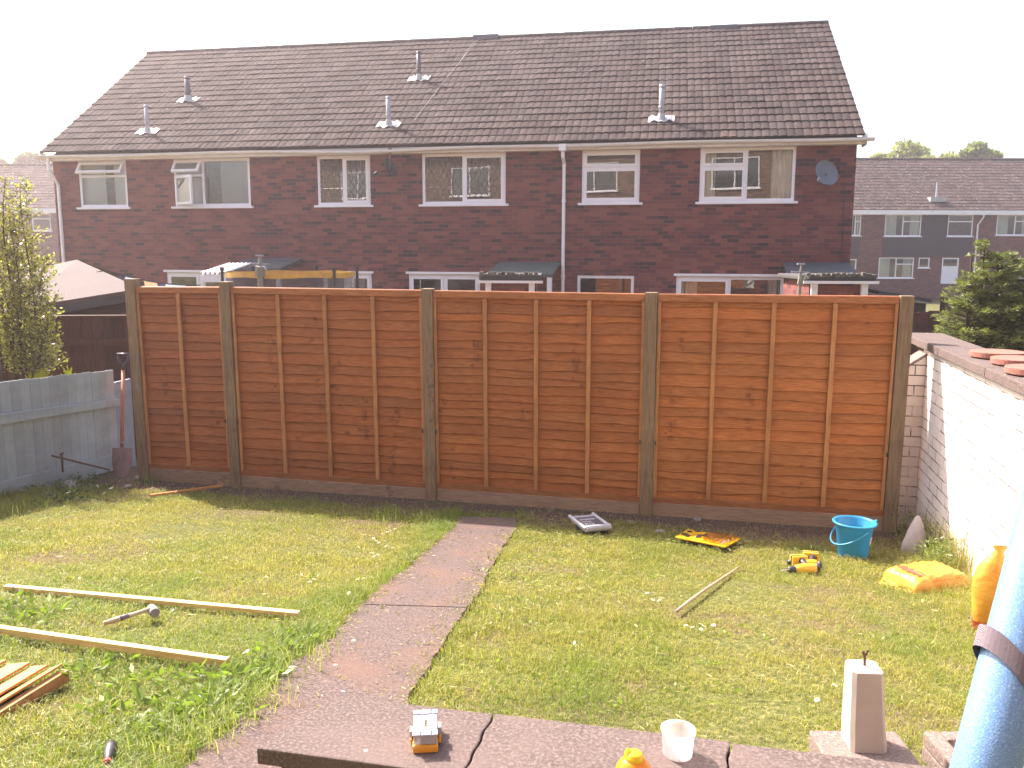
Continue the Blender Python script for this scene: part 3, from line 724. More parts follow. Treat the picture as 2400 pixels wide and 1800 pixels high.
# ------------------------------------------------------------------ far houses
def far_terrace(name, label, origin, rz, x0, x1, eave, ridge, depth, mat_w, wins, clad=(), doors=(), pipes=(), flues=()):
    t = thing(name, label, 'house', origin, rz)
    holes = [q[:4] for q in wins] + [q for q in doors]
    mbw = MB(); walls_mesh(mbw, x0, x1, -1.0, eave, holes, rev=.1)
    for x, rev_ in ((x0, 1), (x1, 0)):
        p = [(x, 0, -1), (x, depth, -1), (x, depth, eave), (x, depth / 2, ridge - .1), (x, 0, eave)]; k = len(mbw.v); mbw.v += p; mbw.t += [(1, 1, 1)] * 5
        mbw.f.append(tuple(k + i for i in (range(4, -1, -1) if rev_ else range(5))))
    mbw.quad((x0, depth, -1), (x1, depth, -1), (x1, depth, eave), (x0, depth, eave)); mbw.build('wall', mat_w, t)
    tiled_roof(t, (x0 - .1, -.4, eave), (x1 + .1, -.4, eave), (x1 + .1, depth / 2, ridge), (x0 - .1, depth / 2, ridge), M['tiles_far'], samples=4)
    MB().add([(x0 - .1, depth / 2, ridge), (x1 + .1, depth / 2, ridge), (x1 + .1, depth + .4, eave), (x0 - .1, depth + .4, eave)], [(0, 3, 2, 1)]).build('rear_roof', M['tiles_far'], t, tint=True)
    ridge_tiles(t, (x0 - .1, depth / 2, ridge), (x1 + .1, depth / 2, ridge), M['tiles_far'], .1)
    MB().box((x0 - .1, -.46, eave - .26), (x1 + .1, -.38, eave - .02)).box((x0 - .1, -.379, eave - .26), (x1 + .1, -.002, eave - .22)).build('fascia', M['fascia'], t)
    for q in wins:
        w_, h_ = q[2] - q[0], q[3] - q[1]; st = q[4]
        cells = {'v': [(0, 0, w_ / 2, h_, ''), (w_ / 2, 0, w_, h_ * .68, ''), (w_ / 2, h_ * .68, w_, h_, '')], 'h': [(0, 0, w_, h_ * .68, ''), (0, h_ * .68, w_, h_, '')], 's': [(0, 0, w_, h_, '')]}[st]
        window(t, *q[:4], cells, drape=(lambda o, a, b, c, d, y: curtains(o, a, b, c, d, y, ((0.03, .35), (.72, .97)), 'blind')) if st == 'v' else None)
    for q in clad: MB().box((q[0], -.05, q[1]), (q[2], -.003, q[3])).build('cladding', M['clad'], t)
    for q in doors:
        mbd = MB(); frame_bars(mbd, q[0], q[1], q[2], q[3], .08, .02, .08); mbd.box((q[0] + .08, .04, q[1] + .08), (q[2] - .08, .07, q[1] + 1.0)); d = mbd.build('door', M['upvc'], t)
        MB().quad((q[0] + .08, .05, q[1] + 1.0), (q[2] - .08, .05, q[1] + 1.0), (q[2] - .08, .05, q[3] - .08), (q[0] + .08, .05, q[3] - .08)).build('pane', M['glass'], d)
    for x in pipes: MB().tube([(x + .12, -.42, eave - .2), (x + .1, -.4, eave - .4), (x, -.06, eave - .8), (x, -.06, 0)], .045, 10).build('downpipe', M['upvc'], t)
    for x, v_ in flues:
        y_ = -.4 + (depth / 2 + .4) * v_; z_ = eave + (ridge - eave) * v_
        f = MB().tube([(x, y_, z_), (x, y_, z_ + 1.0)], .06, 10).build('flue_pipe', M['pipe_l'], t)
        MB().box((x - .45, y_ - .3, z_ - .1), (x + .45, y_ + .15, z_ + .16)).build('flashing', M['flash'], f)
    return t
M['clad'] = simple('dark_cladding', (0.014, 0.014, 0.022), (0.01, 0.01, 0.016), 4, 0.7, 0.2)
FD_ = 50.0
def fx(px): return Y(px, 560, FD_).x
def fzz(py): return Y(2200, py, FD_).z
def rect(x0, y0, x1, y1, s): return (fx(x0), fzz(y1) + 1, fx(x1), fzz(y0) + 1, s)
e_, r_ = fzz(493) + 1, Y(2200, 374, FD_ + 4.5).z + 1
wn = [rect(1990, 503, 2016, 553, 'v'), rect(2072, 503, 2157, 554, 'v'), rect(2219, 503, 2278, 554, 'h'), rect(2333, 503, 2420, 551, 'v'), rect(2063, 604, 2146, 652, 'v'), rect(2157, 604, 2183, 628, 's'), rect(2345, 604, 2440, 650, 'v'), rect(1985, 608, 2011, 640, 's')]
cl = [(fx(2070), fzz(600) + 1, fx(2278), fzz(556) + 1), (fx(2158), fzz(555.8) + 1, fx(2218), fzz(503) + 1), (fx(1985), fzz(602) + 1, fx(2014), fzz(560) + 1)]
far_terrace('terraced_house', 'far red brick terrace with dark cladding panels, on the right behind the conifer', (0, FD_, -1), 0.0, fx(1900), fx(2700), e_, r_, 9.0, M['brick_far'], wn, cl,
            doors=[(fx(2212), fzz(665) + 1, fx(2252), fzz(604) + 1)], pipes=[fx(2288)], flues=[(fx(2197), .18)])
FD2 = 46.0
def fx2(px): return Y(px, 560, FD2).x
def fz2(py): return Y(60, py, FD2).z + 1
far_terrace('terraced_house', 'far red brick house with tiled roof, on the left behind the leafy shrub', (0, FD2, -1), 0.0, fx2(-500), fx2(190), fz2(488), Y(60, 388, FD2 + 4.5).z + 1, 9.0, M['brick_far'],
            [(fx2(78), fz2(541), fx2(122), fz2(499), 'h'), (fx2(-120), fz2(541), fx2(-60), fz2(499), 'v')])
# the house the photographer stands behind: sunlit, mirrored in the upstairs windows
own = thing('terraced_house', 'sunlit buff brick house facing the terrace, seen only mirrored in its upstairs windows', 'house', (0, -2.8, .6), math.pi)
mbw = MB(); ow = [(-2.0, 4.3, 0.0, 5.6), (4.0, 4.3, 6.2, 5.6), (10.2, 4.3, 12.2, 5.6), (16.4, 4.3, 18.4, 5.6)]
walls_mesh(mbw, -10, 22, -.6, 6.6, ow, rev=.09); mbw.quad((-10, 7, -.6), (22, 7, -.6), (22, 7, 6.6), (-10, 7, 6.6)); mbw.build('wall', M['brick_own'], own)
for q in ow: window(own, *q, [(0, 0, (q[2] - q[0]) / 2, q[3] - q[1], ''), ((q[2] - q[0]) / 2, 0, q[2] - q[0], q[3] - q[1], '')], drape=lambda o, a, b, c, d, y: curtains(o, a, b, c, d, y, ((0.03, .97),), 'blind'))
MB().add([(-10.2, -.4, 6.55), (22.2, -.4, 6.55), (22.2, 3.5, 9.0), (-10.2, 3.5, 9.0), (-10.2, 7.4, 6.55), (22.2, 7.4, 6.55)], [(0, 1, 2, 3), (3, 2, 5, 4)]).build('roof', M['tiles'], own, tint=True)
MB().box((-10, -.46, 6.35), (22, -.401, 6.53)).build('fascia', M['fascia'], own)

# ------------------------------------------------------------------ garden shed with felt roof, behind the left fence
M['shed_felt'] = simple('shed_felt', (0.13, 0.103, 0.1), (0.1, 0.08, 0.077), 2.2, 0.95, 0.3, 0.005, fine=90)
M['dark_wood'] = wood_mat('dark_shed_wood', (0.06, 0.035, 0.03), (0.03, 0.018, 0.017), (0.01, .008, .008), grain=(1, 1, 14), knots=False, usetint=False)
sh = thing('garden_shed', 'low garden shed with pale felt roof behind the leafy shrub', 'shed', (-5.6, 11.8, HZ), 0.0)
A = Y(30, 641, 13.8); B = Y(180, 608.5, 12.8); C = Y(330, 676, 11.0); D = Y(40, 722, 11.0)
SM = pmat(sh).inverted(); A, B, C, D = [SM @ q for q in (A, B, C, D)]
n_ = (B - A).cross(D - A).normalized(); n_ = n_ if n_.z > 0 else -n_
rr = MB(); rr.add([D, C, B, A, D - n_ * .05, C - n_ * .05, B - n_ * .05, A - n_ * .05], [(0, 1, 2, 3), (7, 6, 5, 4), (0, 4, 5, 1), (1, 5, 6, 2), (2, 6, 7, 3)])
C2 = B + Vector((1.2, 1.9, -.75)); A2 = A + Vector((1.2, 1.9, -.75)); rr.add([A + Vector((0, 0, -.003)), B + Vector((0, 0, -.003)), C2, A2], [(0, 1, 2, 3)])
m_ = D.lerp(A, .56) + n_ * .004, C.lerp(B, .56) + n_ * .004
rr.build('roof', M['shed_felt'], sh)
MB().beam(m_[0] , m_[1], .03, .008).build('felt_lap', M['shed_felt'], sh)
ds = Vector((0, 0, -.09))
MB().add([D + n_ * -.05, C + n_ * -.05, C + ds * 1.6, D + ds * 1.6, D + n_ * -.05 + Vector((0, .03, 0)), C + n_ * -.05 + Vector((0, .03, 0)), C + ds * 1.6 + Vector((0, .03, 0)), D + ds * 1.6 + Vector((0, .03, 0))], [(0, 3, 2, 1), (4, 5, 6, 7), (2, 3, 7, 6), (0, 1, 5, 4)]).build('fascia', M['dark'], sh)
i1, i2 = D + Vector((0, .22, -.12)), C + Vector((-.2, .22, -.1))
rw = MB(); rw.add([i1, i2, (i2.x, i2.y, 0), (i1.x, i1.y, 0)], [(0, 3, 2, 1)]); rw.add([i2, B + Vector((-.1, 0, -.12)), (B.x - .1, B.y, 0), (i2.x, i2.y, 0)], [(0, 1, 2, 3)])
rw.beam(i1 + Vector((0, -.02, -.09)), i2 + Vector((0, -.02, -.09)), .03, .02)
rw.build('wall', M['dark_wood'], sh)

# brown fence beyond, left
M['brown_fence'] = wood_mat('brown_fence_wood', (0.12, 0.045, 0.035), (0.06, 0.025, 0.022), (0.03, .012, .012), grain=(14, 1, 1), knots=False)
def board_fence(a, b, H_, name, label, mat, bw=.12, rails=(.25, .85), cap=True, t=.015, group=None, jag=.0):
    a, b = Vector(a), Vector(b); L = (b - a).length; rz = math.atan2(b.y - a.y, b.x - a.x)
    th = thing(name, label, 'fence', a, rz, group); m_ = MB(); n = int(L / bw)
    for i in range(n):
        x = i * bw; m_.tint(random.uniform(.7, 1.15)); m_.box((x + .002, random.uniform(0, .004), 0.02), (x + bw - .003, t + .004, H_ + random.uniform(-jag, jag)))
    m_.build('board_panel', mat, th, tint=True)
    for r in rails: MB().box((0, -.035, H_ * r - .04), (n * bw, -.001, H_ * r + .035)).build('rail', mat, th, tint=True)
    if cap: MB().box((0, -.03, H_ + .004 + jag), (n * bw, .04, H_ + .03 + jag)).build('capping', mat, th, tint=True)
    return th
a = Y(40, 745, 9.6); b = Y(350, 735, 9.9)
board_fence((a.x - 3, 9.5, HZ), (b.x + .1, 9.9, HZ), (a.z + b.z) / 2 - HZ - .03, 'garden_fence', 'old brown vertical board fence behind the grey fence, left', M['brown_fence'])
a = Y(2100, 735, 12.5); b = Y(2300, 728, 12.8)
board_fence((a.x - 2, 12.4, HZ), (b.x + 1.5, 12.9, HZ), (a.z + b.z) / 2 - HZ, 'garden_fence', 'weathered dark board fence behind the conifer, right', M['brown_fence'], cap=False, jag=.02, bw=.16)
# neighbour shed / kennel roofs right
sh2 = thing('garden_shed', 'dark low shed roof between the brick store and the conifer', 'shed', (Y(2060, 690, 17).x, 17, HZ), .12)
p0 = Y(2068, 675, 17); p1 = Y(2200, 696, 17); W_ = p1.x - p0.x
MB().hexa([(0, 0, p0.z - HZ - .12), (W_, 0, p1.z - HZ - .12), (W_, 2.4, p1.z - HZ), (0, 2.4, p0.z - HZ), (0, 0, p0.z - HZ - .05), (W_, 0, p1.z - HZ - .05), (W_, 2.4, p1.z - HZ + .07), (0, 2.4, p0.z - HZ + .07)]).build('roof', M['felt'], sh2)
MB().box((.05, .1, 0), (W_ - .05, 2.2, p1.z - HZ - .14)).build('wall', M['dark_wood'], sh2)
st = thing('brick_wall', 'low sunlit brick wall half hidden by the conifer', 'wall', (Y(2215, 700, 20).x, 20, HZ), 0.0)
MB().box((0, 0, 0), (1.4, .22, Y(2215, 697, 20).z - HZ)).build('wall', M['brick_far'], st)

# ------------------------------------------------------------------ trampoline with net enclosure
M['yellow_pad'] = plastic('yellow_pad', (0.75, 0.42, 0.05), 0.5, c2=(0.6, 0.3, 0.06))
def net_mat():
    m, nt, b = new_mat('net'); b.inputs['Base Color'].default_value = (0.09, 0.08, 0.085, 1); b.inputs['Roughness'].default_value = .8
    tc = N(nt, 'ShaderNodeTexCoord'); s = N(nt, 'ShaderNodeSeparateXYZ'); nt.links.new(tc.outputs['Object'], s.inputs[0])
    wv = noise(nt, coords(nt), 260, 1)
    tr = N(nt, 'ShaderNodeBsdfTransparent'); ms = N(nt, 'ShaderNodeMixShader')
    nt.links.new(ramp(nt, wv, [(0.35, (.25,) * 3), (0.65, (.75,) * 3)]), ms.inputs[0])
    nt.links.new(tr.outputs[0], ms.inputs[1]); nt.links.new(b.outputs[0], ms.inputs[2]); nt.links.new(ms.outputs[0], nt.nodes['Material Output'].inputs[0]); return m
M['net'] = net_mat()
TD = 13.2; a, b = Y(536, 640, TD), Y(830, 645, TD); rT = (b.x - a.x) / 2; cx = (a.x + b.x) / 2; topz = (Y(680, 640, TD - rT).z) - HZ
tp = thing('trampoline', 'round trampoline with dark safety net and yellow top band', 'trampoline', (cx, TD, HZ))
def ringpt(t, r, z): return (r * math.cos(t), r * math.sin(t), z)
n = 64; dz = lambda t: .008 * math.cos(t * 6)
bm_, nm = MB(), MB()
for i in range(n):
    t0, t1 = 2 * math.pi * i / n, 2 * math.pi * (i + 1) / n
    bm_.quad(ringpt(t0, rT, topz + dz(t0) - .075), ringpt(t1, rT, topz + dz(t1) - .075), ringpt(t1, rT, topz + dz(t1)), ringpt(t0, rT, topz + dz(t0)))
    nm.quad(ringpt(t0, rT * .985, .85), ringpt(t1, rT * .985, .85), ringpt(t1, rT * .998, topz + dz(t1) - .075), ringpt(t0, rT * .998, topz + dz(t0) - .075))
bm_.build('top_band', M['yellow_pad'], tp); nm.build('safety_net', M['net'], tp)
MB().lathe([(rT * 1.0, .78), (rT * 1.0, .84), (rT * .86, .86), (0.01, .8)], 48).build('mat', M['dark'], tp)
for k in range(6):
    t = 2 * math.pi * (k + .35) / 6; x, y = rT * 1.05 * math.cos(t), rT * 1.05 * math.sin(t)
    MB().tube([(x, y, 0), (x, y, topz + .03)], .022, 8).tube([(x, y, topz + .02), (x, y, topz + .07)], .03, 8).build('pole', M['dark'], tp)

# clothes posts, washing line and laundry
M['old_wood'] = simple('weathered_post', (0.3, 0.29, 0.25), (0.16, 0.16, 0.13), 7, 0.9, .4, .01, stretch=(1, 1, .2))
def clothes_post(px, yt, D, label, r=.032, arms=True):
    p = Y(px, yt, D); h = p.z - HZ; t = thing('clothes_post', label, 'post', (p.x, D, HZ), .1, 'clothes posts behind the new fence')
    MB().tube([(0, 0, 0), (0, 0, h * .93), (0.01, 0, h)], [r, r, r * .6], 10).tube([(0, 0, h * .9), (0.01, -.02, h * .95)], r * 1.8, 8).build('pole', M['old_wood'], t)
    MB().tube([(-.12, 0, h * .965), (.12, 0, h * .96)], .01, 6).tube([(-.05, 0, h + .012), (.05, 0, h + .012)], .012, 6).tube([(0.03, -.03, h * .95), (.09, -.05, h * .93)], .018, 6).build('line_cleat', M['pipe_l'], t)
clothes_post(608, 601, 11.4, 'weathered clothes post with a metal cross cleat, in front of the trampoline', r=.036)
clothes_post(1877, 621, 11.2, 'slim clothes post with climbing sprigs beside the right brick store', r=.02)
la = Y(252, 634, 12.0); lb = Y(470, 668, 13.4)
wlz = thing('washing_line', 'thin washing line sagging from the shed towards the terrace', 'washing line', (la.x, la.y, la.z))
wlm = MB(); d = lb - la; wlm.tube([d * s - Vector((0, 0, .12 * s * (1 - s) * 2)) for s in np.linspace(0, 1, 14)], .008, 5); wlm.build('line', M['dark'], wlz)
def garment(s0, s1, drop, colr, label, name='towel'):
    m_ = plastic('cloth_' + name + str(s0), colr, .9, trans=.3); g = MB(); nn = 10; o = la + d * ((s0 + s1) / 2)
    for i in range(nn):
        for j in range(4):
            def q(a, b): s = s0 + (s1 - s0) * a; P = la + d * s - Vector((0, 0, .24 * s * (1 - s))) ; return P - o + Vector((.02 * math.sin(b * 5), .04 * math.sin(a * 14 + b * 2) * b, -drop * b))
            g.quad(q(i / nn, j / 4), q((i + 1) / nn, j / 4), q((i + 1) / nn, (j + 1) / 4), q(i / nn, (j + 1) / 4))
    ob = g.build(name, m_, smooth=True); ob.location = o; setp(ob, label, 'laundry', 'laundry on the washing line')
garment(.09, .16, .35, (.05, .05, .07), 'dark garment nearest the shed on the washing line', 'garment')
garment(.17, .3, .6, (.5, .58, .85), 'pale blue garment on the washing line beside the first fence post', 'garment')
garment(.36, .5, .6, (.7, .5, .3), 'sandy orange towel on the washing line')
garment(.52, .57, .5, (.08, .08, .2), 'navy garment beside the sandy towel on the washing line', 'garment')
garment(.59, .82, .5, (.75, .78, .85), 'white sheet at the far end of the washing line', 'sheet')
# ------------------------------------------------------------------ the new lap panel fence
M['lap'] = wood_mat('dipped_orange_softwood', (0.45, 0.163, 0.048), (0.29, 0.096, 0.029), (0.11, 0.038, 0.018))
M['batten'] = wood_mat('dipped_batten', (0.52, 0.25, 0.095), (0.37, 0.165, 0.06), (0.18, 0.07, 0.035), grain=(14, 1, 1), knots=False)
M['rail'] = wood_mat('dipped_rail', (0.47, 0.19, 0.075), (0.32, 0.115, 0.042), (0.16, 0.06, 0.03), knots=False, rough=.42)
M['post'] = wood_mat('green_treated_post', (0.3, 0.205, 0.12), (0.18, 0.13, 0.078), (0.08, 0.05, 0.035), grain=(9, 9, 0.8), usetint=False)
M['gravel'] = wood_mat('gravel_board_wood', (0.4, 0.27, 0.185), (0.27, 0.175, 0.12), (0.1, 0.06, 0.045), usetint=False)
fence = thing('garden_fence', 'new orange lap panel fence with square posts and gravel boards across the lawn end', 'fence', (FP[0], FP[1], 0), FA)
FM = pmat(fence).inverted()
def fl(px, py, off=0.0):
    P = FP + FN * off
    return FM @ V(px, py, (P[0], P[1]), FA)
tops = [(309.4, 653), (531, 660), (1004, 676), (1527.6, 685), (2125, 693)]
bots = [(343, 1106), (558, 1137), (1014, 1182), (1514, 1214), (2082, 1246)]
ptop = [672.4, 673, 681, 690, 695]
PT = [fl(*p) for p in tops]; PB = [fl(*p) for p in bots]
def post_x(i, z): a, b = PB[i], PT[i]; return a.x + (b.x - a.x) * (z - a.z) / (b.z - a.z)
PWD = .1
for i in range(5):
    a, b = PB[i], PT[i]; w_ = PWD if i else .105; mbp = MB()
    lean = (b.x - a.x) / (b.z - a.z); zb = -.35; xb = a.x + (zb - a.z) * lean; e = .006
    x2 = b.x; yf = -.052
    pts = lambda x, z, k: [(x - w_ / 2 + k, yf + k, z), (x + w_ / 2 - k, yf + k, z), (x + w_ / 2 - k, yf + w_ - k, z), (x - w_ / 2 + k, yf + w_ - k, z)]
    mbp.hexa(pts(xb, zb, 0) + pts(x2, b.z, 0))
    mbp.build('fence_post', M['post'], fence, bev=.006)
def lap_boards(mb, x0, x1, z0, z1, xl=None, nb=19, slope=0.0, seed=0, yb=0.0):
    """waney lap boards, each hanging a little over the one below; xl(z) gives the two side edges"""
    rnd = random.Random(seed); H_ = z1 - z0; zs = [z0]
    hs = [rnd.uniform(.8, 1.2) for _ in range(nb)]; s = sum(hs)
    for h in hs: zs.append(zs[-1] + H_ * h / s)
    nsg = 44
    for k in range(nb):
        ph = rnd.uniform(0, 9); a1, a2 = rnd.uniform(.003, .009), rnd.uniform(.002, .006); f1, f2 = rnd.uniform(1.5, 4), rnd.uniform(6, 12)
        tn = rnd.uniform(.9, 1.1); wm = rnd.uniform(-.05, .05); mb.tint((tn * (1 + wm), tn, tn * (1 - wm)))
        zb_, zt_ = zs[k], zs[k + 1] + .022; i0 = len(mb.v); tl = rnd.uniform(-.01, .01)
        th = rnd.uniform(.009, .014)
        for i in range(nsg + 1):
            u = i / nsg; xm = x0 + (x1 - x0) * u
            zl = zb_ + a1 * math.sin(xm * f1 + ph) + a2 * math.sin(xm * f2 + ph * 2) + tl * (u - .5) if k else zb_
            zu = min(zt_, z1)
            xa, xb_ = (xl(zl), xl(zu)) if xl else ((x0, x1), (x0, x1))
            xL = xa[0] + (xa[1] - xa[0]) * u; xU = xb_[0] + (xb_[1] - xb_[0]) * u
            yo = yb - .011 - .003 * math.sin(xm * 5 + ph); lip_shade = tuple(q * (.76 + .16 * math.sin(xm * 13 + ph)) for q in mb.cur)  # darkened lower edge: shadow under each lap put into the board tint
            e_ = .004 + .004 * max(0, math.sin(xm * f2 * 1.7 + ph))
            mb.v += [(xL, yo + .002, zl), (xL, yo + .009, zl - .0005), (xU, yb + .006, zu), (xL, yb + .016, zl), (xL, yo, zl + e_), (xL, yo + .001, zl + e_ + .004)]; mb.t += [lip_shade, lip_shade, mb.cur, lip_shade, lip_shade, mb.cur]
        for i in range(nsg):
            a = i0 + i * 6; b = a + 6
            mb.f += [(a, b, b + 4, a + 4), (a + 4, b + 4, b + 5, a + 5), (a + 5, b + 5, b + 2, a + 2), (a + 1, b + 1, b, a), (a + 3, a + 2, b + 2, b + 3), (a + 1, a + 3, b + 3, b + 1)]
for i in range(4):
    g0, g1 = PWD / 2 + .004, PWD / 2 + .004
    zt0 = fl(tops[i][0], ptop[i] if i else 672.4).z; zt1 = fl(tops[i + 1][0], ptop[i + 1]).z
    zt = (zt0 + zt1) / 2; zb0, zb1 = PB[i].z, PB[i + 1].z; gb = [.085, .13, .15, .14][i]
    zb = (zb0 + zb1) / 2 + gb; tilt = math.atan2(zt1 - zt0, PT[i + 1].x - PT[i].x) * .8
    zmid = (zt + zb) / 2
    edge = lambda z: (post_x(i, z) + g0, post_x(i + 1, z) - g1)
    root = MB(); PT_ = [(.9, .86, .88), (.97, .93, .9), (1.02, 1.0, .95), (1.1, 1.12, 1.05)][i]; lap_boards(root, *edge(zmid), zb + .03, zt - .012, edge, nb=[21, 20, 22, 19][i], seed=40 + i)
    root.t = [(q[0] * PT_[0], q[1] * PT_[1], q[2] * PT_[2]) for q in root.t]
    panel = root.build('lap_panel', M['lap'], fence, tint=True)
    xm0, xm1 = edge(zmid)
    def sk(o):  # small tilt of the whole panel
        c_ = (xm0 + xm1) / 2
        for v in o.data.vertices: v.co.z += (v.co.x - c_) * math.tan(tilt)
    t_ = edge(zt - .03)
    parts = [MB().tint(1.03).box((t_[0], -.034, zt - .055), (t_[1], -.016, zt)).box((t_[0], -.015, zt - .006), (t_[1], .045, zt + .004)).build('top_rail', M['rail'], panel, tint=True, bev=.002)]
    b_ = edge(zb + .02)
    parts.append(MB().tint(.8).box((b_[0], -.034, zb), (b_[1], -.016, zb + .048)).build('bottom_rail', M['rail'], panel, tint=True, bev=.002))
    nbt = 1 if i == 0 else 3
    for k in range(nbt + 2):
        u = k / (nbt + 1); wv = .024 if k in (0, nbt + 1) else .034
        f = (lambda z: edge(z)[0] + .014) if k == 0 else ((lambda z: edge(z)[1] - .014) if k == nbt + 1 else (lambda z: edge(z)[0] + (edge(z)[1] - edge(z)[0]) * u))
        za, zc = zb + .05, zt - .058; off = random.uniform(-.006, .006)
        bb = MB().tint(random.uniform(.95, 1.15)); p = lambda z, y0, y1: [(f(z) - wv / 2 + off, y0, z), (f(z) + wv / 2 + off, y0, z), (f(z) + wv / 2 + off, y1, z), (f(z) - wv / 2 + off, y1, z)]
        bb.hexa(p(za, -.036, -.015) + p(zc, -.036, -.015)); parts.append(bb.build('batten', M['batten'], panel, tint=True, bev=.002))
    for o in [panel] + parts: sk(o)
    gbm = MB(); ga, gc = post_x(i, 0) + PWD / 2 + .003, post_x(i + 1, 0) - PWD / 2 - .003; h1 = zb - .006; tl = math.tan(tilt) * (gc - ga) / 2
    gbm.hexa([(ga, -.03, -.3), (gc, -.03, -.3), (gc, -.004, -.3), (ga, -.004, -.3), (ga, -.03, h1 - tl), (gc, -.03, h1 + tl), (gc, -.004, h1 + tl), (ga, -.004, h1 - tl)])
    gbm.build('gravel_board', M['gravel'], fence, bev=.003)
bk = MB()
for i in (1, 2, 3, 4):   # dark fixing brackets
    for s in (-1, 1):
        if i == 4 and s == 1: continue
        x = post_x(i, .62) + s * (PWD / 2 + .013); MB().box((x - .006, -.058, .612), (x + .006, -.047, .648)).build('bracket', M['dark'], fence, bev=.003)

# ------------------------------------------------------------------ grey painted side fence
M['greypaint'] = wood_mat('grey_green_paint', (0.4, 0.45, 0.465), (0.34, 0.385, 0.4), (0.2, .21, .21), grain=(10, 1, 1), knots=False)
M['greyend'] = wood_mat('blue_grey_board', (0.3, 0.37, 0.43), (0.24, 0.3, 0.36), (0.1, .12, .14), grain=(10, 1, 1), knots=False)
lf_o = LFA + LDIR * 3.6; lrz = math.atan2(-LDIR.y, -LDIR.x)
lf = thing('garden_fence', 'low grey green painted board fence on the left side of the lawn', 'fence', (lf_o.x, lf_o.y, 0), lrz)
LM = pmat(lf).inverted()
def ll(px, py, off=0.0): return LM @ V(px, py, (LFA.x, LFA.y), lrz)
xe = ll(268, 900).x; ztR, ztL = ll(268, 866).z, ll(5, 896).z; sl2 = (ztR - ztL) / (xe - ll(5, 896).x)
zt = lambda x: ztR + (x - xe) * sl2
mb = MB(); x = xe
while x > 0:
    mb.tint(random.uniform(.93, 1.06)); j = random.uniform(0, .004); w_ = .118; jt = random.uniform(-.006, .006)
    mb.hexa([(x - w_, j, -.1), (x, j, -.1), (x, j + .014, -.1), (x - w_, j + .014, -.1), (x - w_, j, zt(x - w_) + jt), (x, j, zt(x) + jt), (x, j + .014, zt(x) + jt), (x - w_, j + .014, zt(x - w_) + jt)])
    x -= w_ + .003
mb.build('board_panel', M['greypaint'], lf, tint=True)
def lrail(px, py0, py1, px2, py2, py3, y0, y1, nm):
    a0, a1 = ll(px, py0), ll(px, py1); b0, b1 = ll(px2, py2), ll(px2, py3)
    ex = lambda p, q, X: p.z + (q.z - p.z) * (X - p.x) / (q.x - p.x)
    zt_, zb_ = ex(a0, b0, 0), ex(a1, b1, 0); X2 = b0.x
    MB().tint(.97).hexa([(0, y0, zb_), (X2, y0, b1.z), (X2, y1, b1.z), (0, y1, zb_), (0, y0, zt_), (X2, y0, b0.z), (X2, y1, b0.z), (0, y1, zt_)]).build(nm, M['greypaint'], lf, tint=True, bev=.004)
lrail(5, 969, 993, 272, 934, 951, -.04, -.002, 'rail')
lrail(5, 1126, 1170, 268, 1064, 1100, -.03, -.004, 'gravel_board')
e0 = ll(285, 899); 
MB().box((xe + .005, .02, -.1), (xe + .32, .045, ll(290, 897).z + .02)).build('end_board', M['greyend'], lf, tint=True)

# ------------------------------------------------------------------ white painted brick wall on the right
def white_brick():
    m, nt, b = new_mat('white_painted_brick')
    tc = N(nt, 'ShaderNodeTexCoord'); sp = N(nt, 'ShaderNodeSeparateXYZ'); nt.links.new(tc.outputs['Object'], sp.inputs[0])
    cx = N(nt, 'ShaderNodeCombineXYZ'); nt.links.new(math_(nt, 'ADD', sp.outputs[0], sp.outputs[1]), cx.inputs[0]); nt.links.new(sp.outputs[2], cx.inputs[1])
    t = N(nt, 'ShaderNodeTexBrick'); t.inputs['Scale'].default_value = 1; t.inputs['Brick Width'].default_value = .235; t.inputs['Row Height'].default_value = .0825
    t.inputs['Mortar Size'].default_value = .0045; t.inputs['Mortar Smooth'].default_value = .3; nt.links.new(cx.outputs[0], t.inputs['Vector'])
    n1 = noise(nt, coords(nt), 4.2, 4, .6); n2 = noise(nt, coords(nt), 30, 3)
    crack = math_(nt, 'MULTIPLY', t.outputs['Fac'], ramp(nt, n1, [(.42, (0, 0, 0)), (.54, (1, 1, 1))]))
    base = ramp(nt, noise(nt, coords(nt), 2.0, 4), [(.3, (.62, .56, .54)), (.6, (.76, .71, .69))])
    # dirt near the ground
    col = mix(nt, crack, base, (.1, .07, .06))
    vo = N(nt, 'ShaderNodeTexVoronoi'); vo.inputs['Scale'].default_value = 2.6; nt.links.new(coords(nt), vo.inputs['Vector'])
    chip = math_(nt, 'LESS_THAN', math_(nt, 'ADD', vo.outputs['Distance'], math_(nt, 'MULTIPLY', n2, .18)), .15)
    col = mix(nt, chip, col, (.42, .14, .09))
    dirt = math_(nt, 'SUBTRACT', .34, sp.outputs[2]); dirt = math_(nt, 'MULTIPLY', dirt, 2.2); dirt.node.use_clamp = True
    col = mix(nt, math_(nt, 'MULTIPLY', dirt, n1), col, (.25, .19, .15))
    nt.links.new(col, b.inputs['Base Color']); b.inputs['Roughness'].default_value = .7
    bump(nt, b, math_(nt, 'ADD', math_(nt, 'MULTIPLY', t.outputs['Fac'], -1.0), math_(nt, 'MULTIPLY', n2, .25)), 1.0, .016); return m
M['white_brick'] = white_brick()
near = WP - WD * 5.0
ww = thing('brick_wall', 'white painted brick wall with stone coping on the right of the lawn', 'wall', (near.x, near.y, 0), WANG)
WMi = pmat(ww).inverted()
def wl_(px, py, off=0.0): return WMi @ V(px, py, (WP.x - WNRM.x * off, WP.y - WNRM.y * off), WANG)
ctop = (wl_(2181, 798).z + wl_(2399, 895).z) / 2; cth = .062; cend = wl_(2134, 776).x + .1
ctop = wl_(2290, 846).z
wend = wl_(2160, 1000).x
WTH = .23
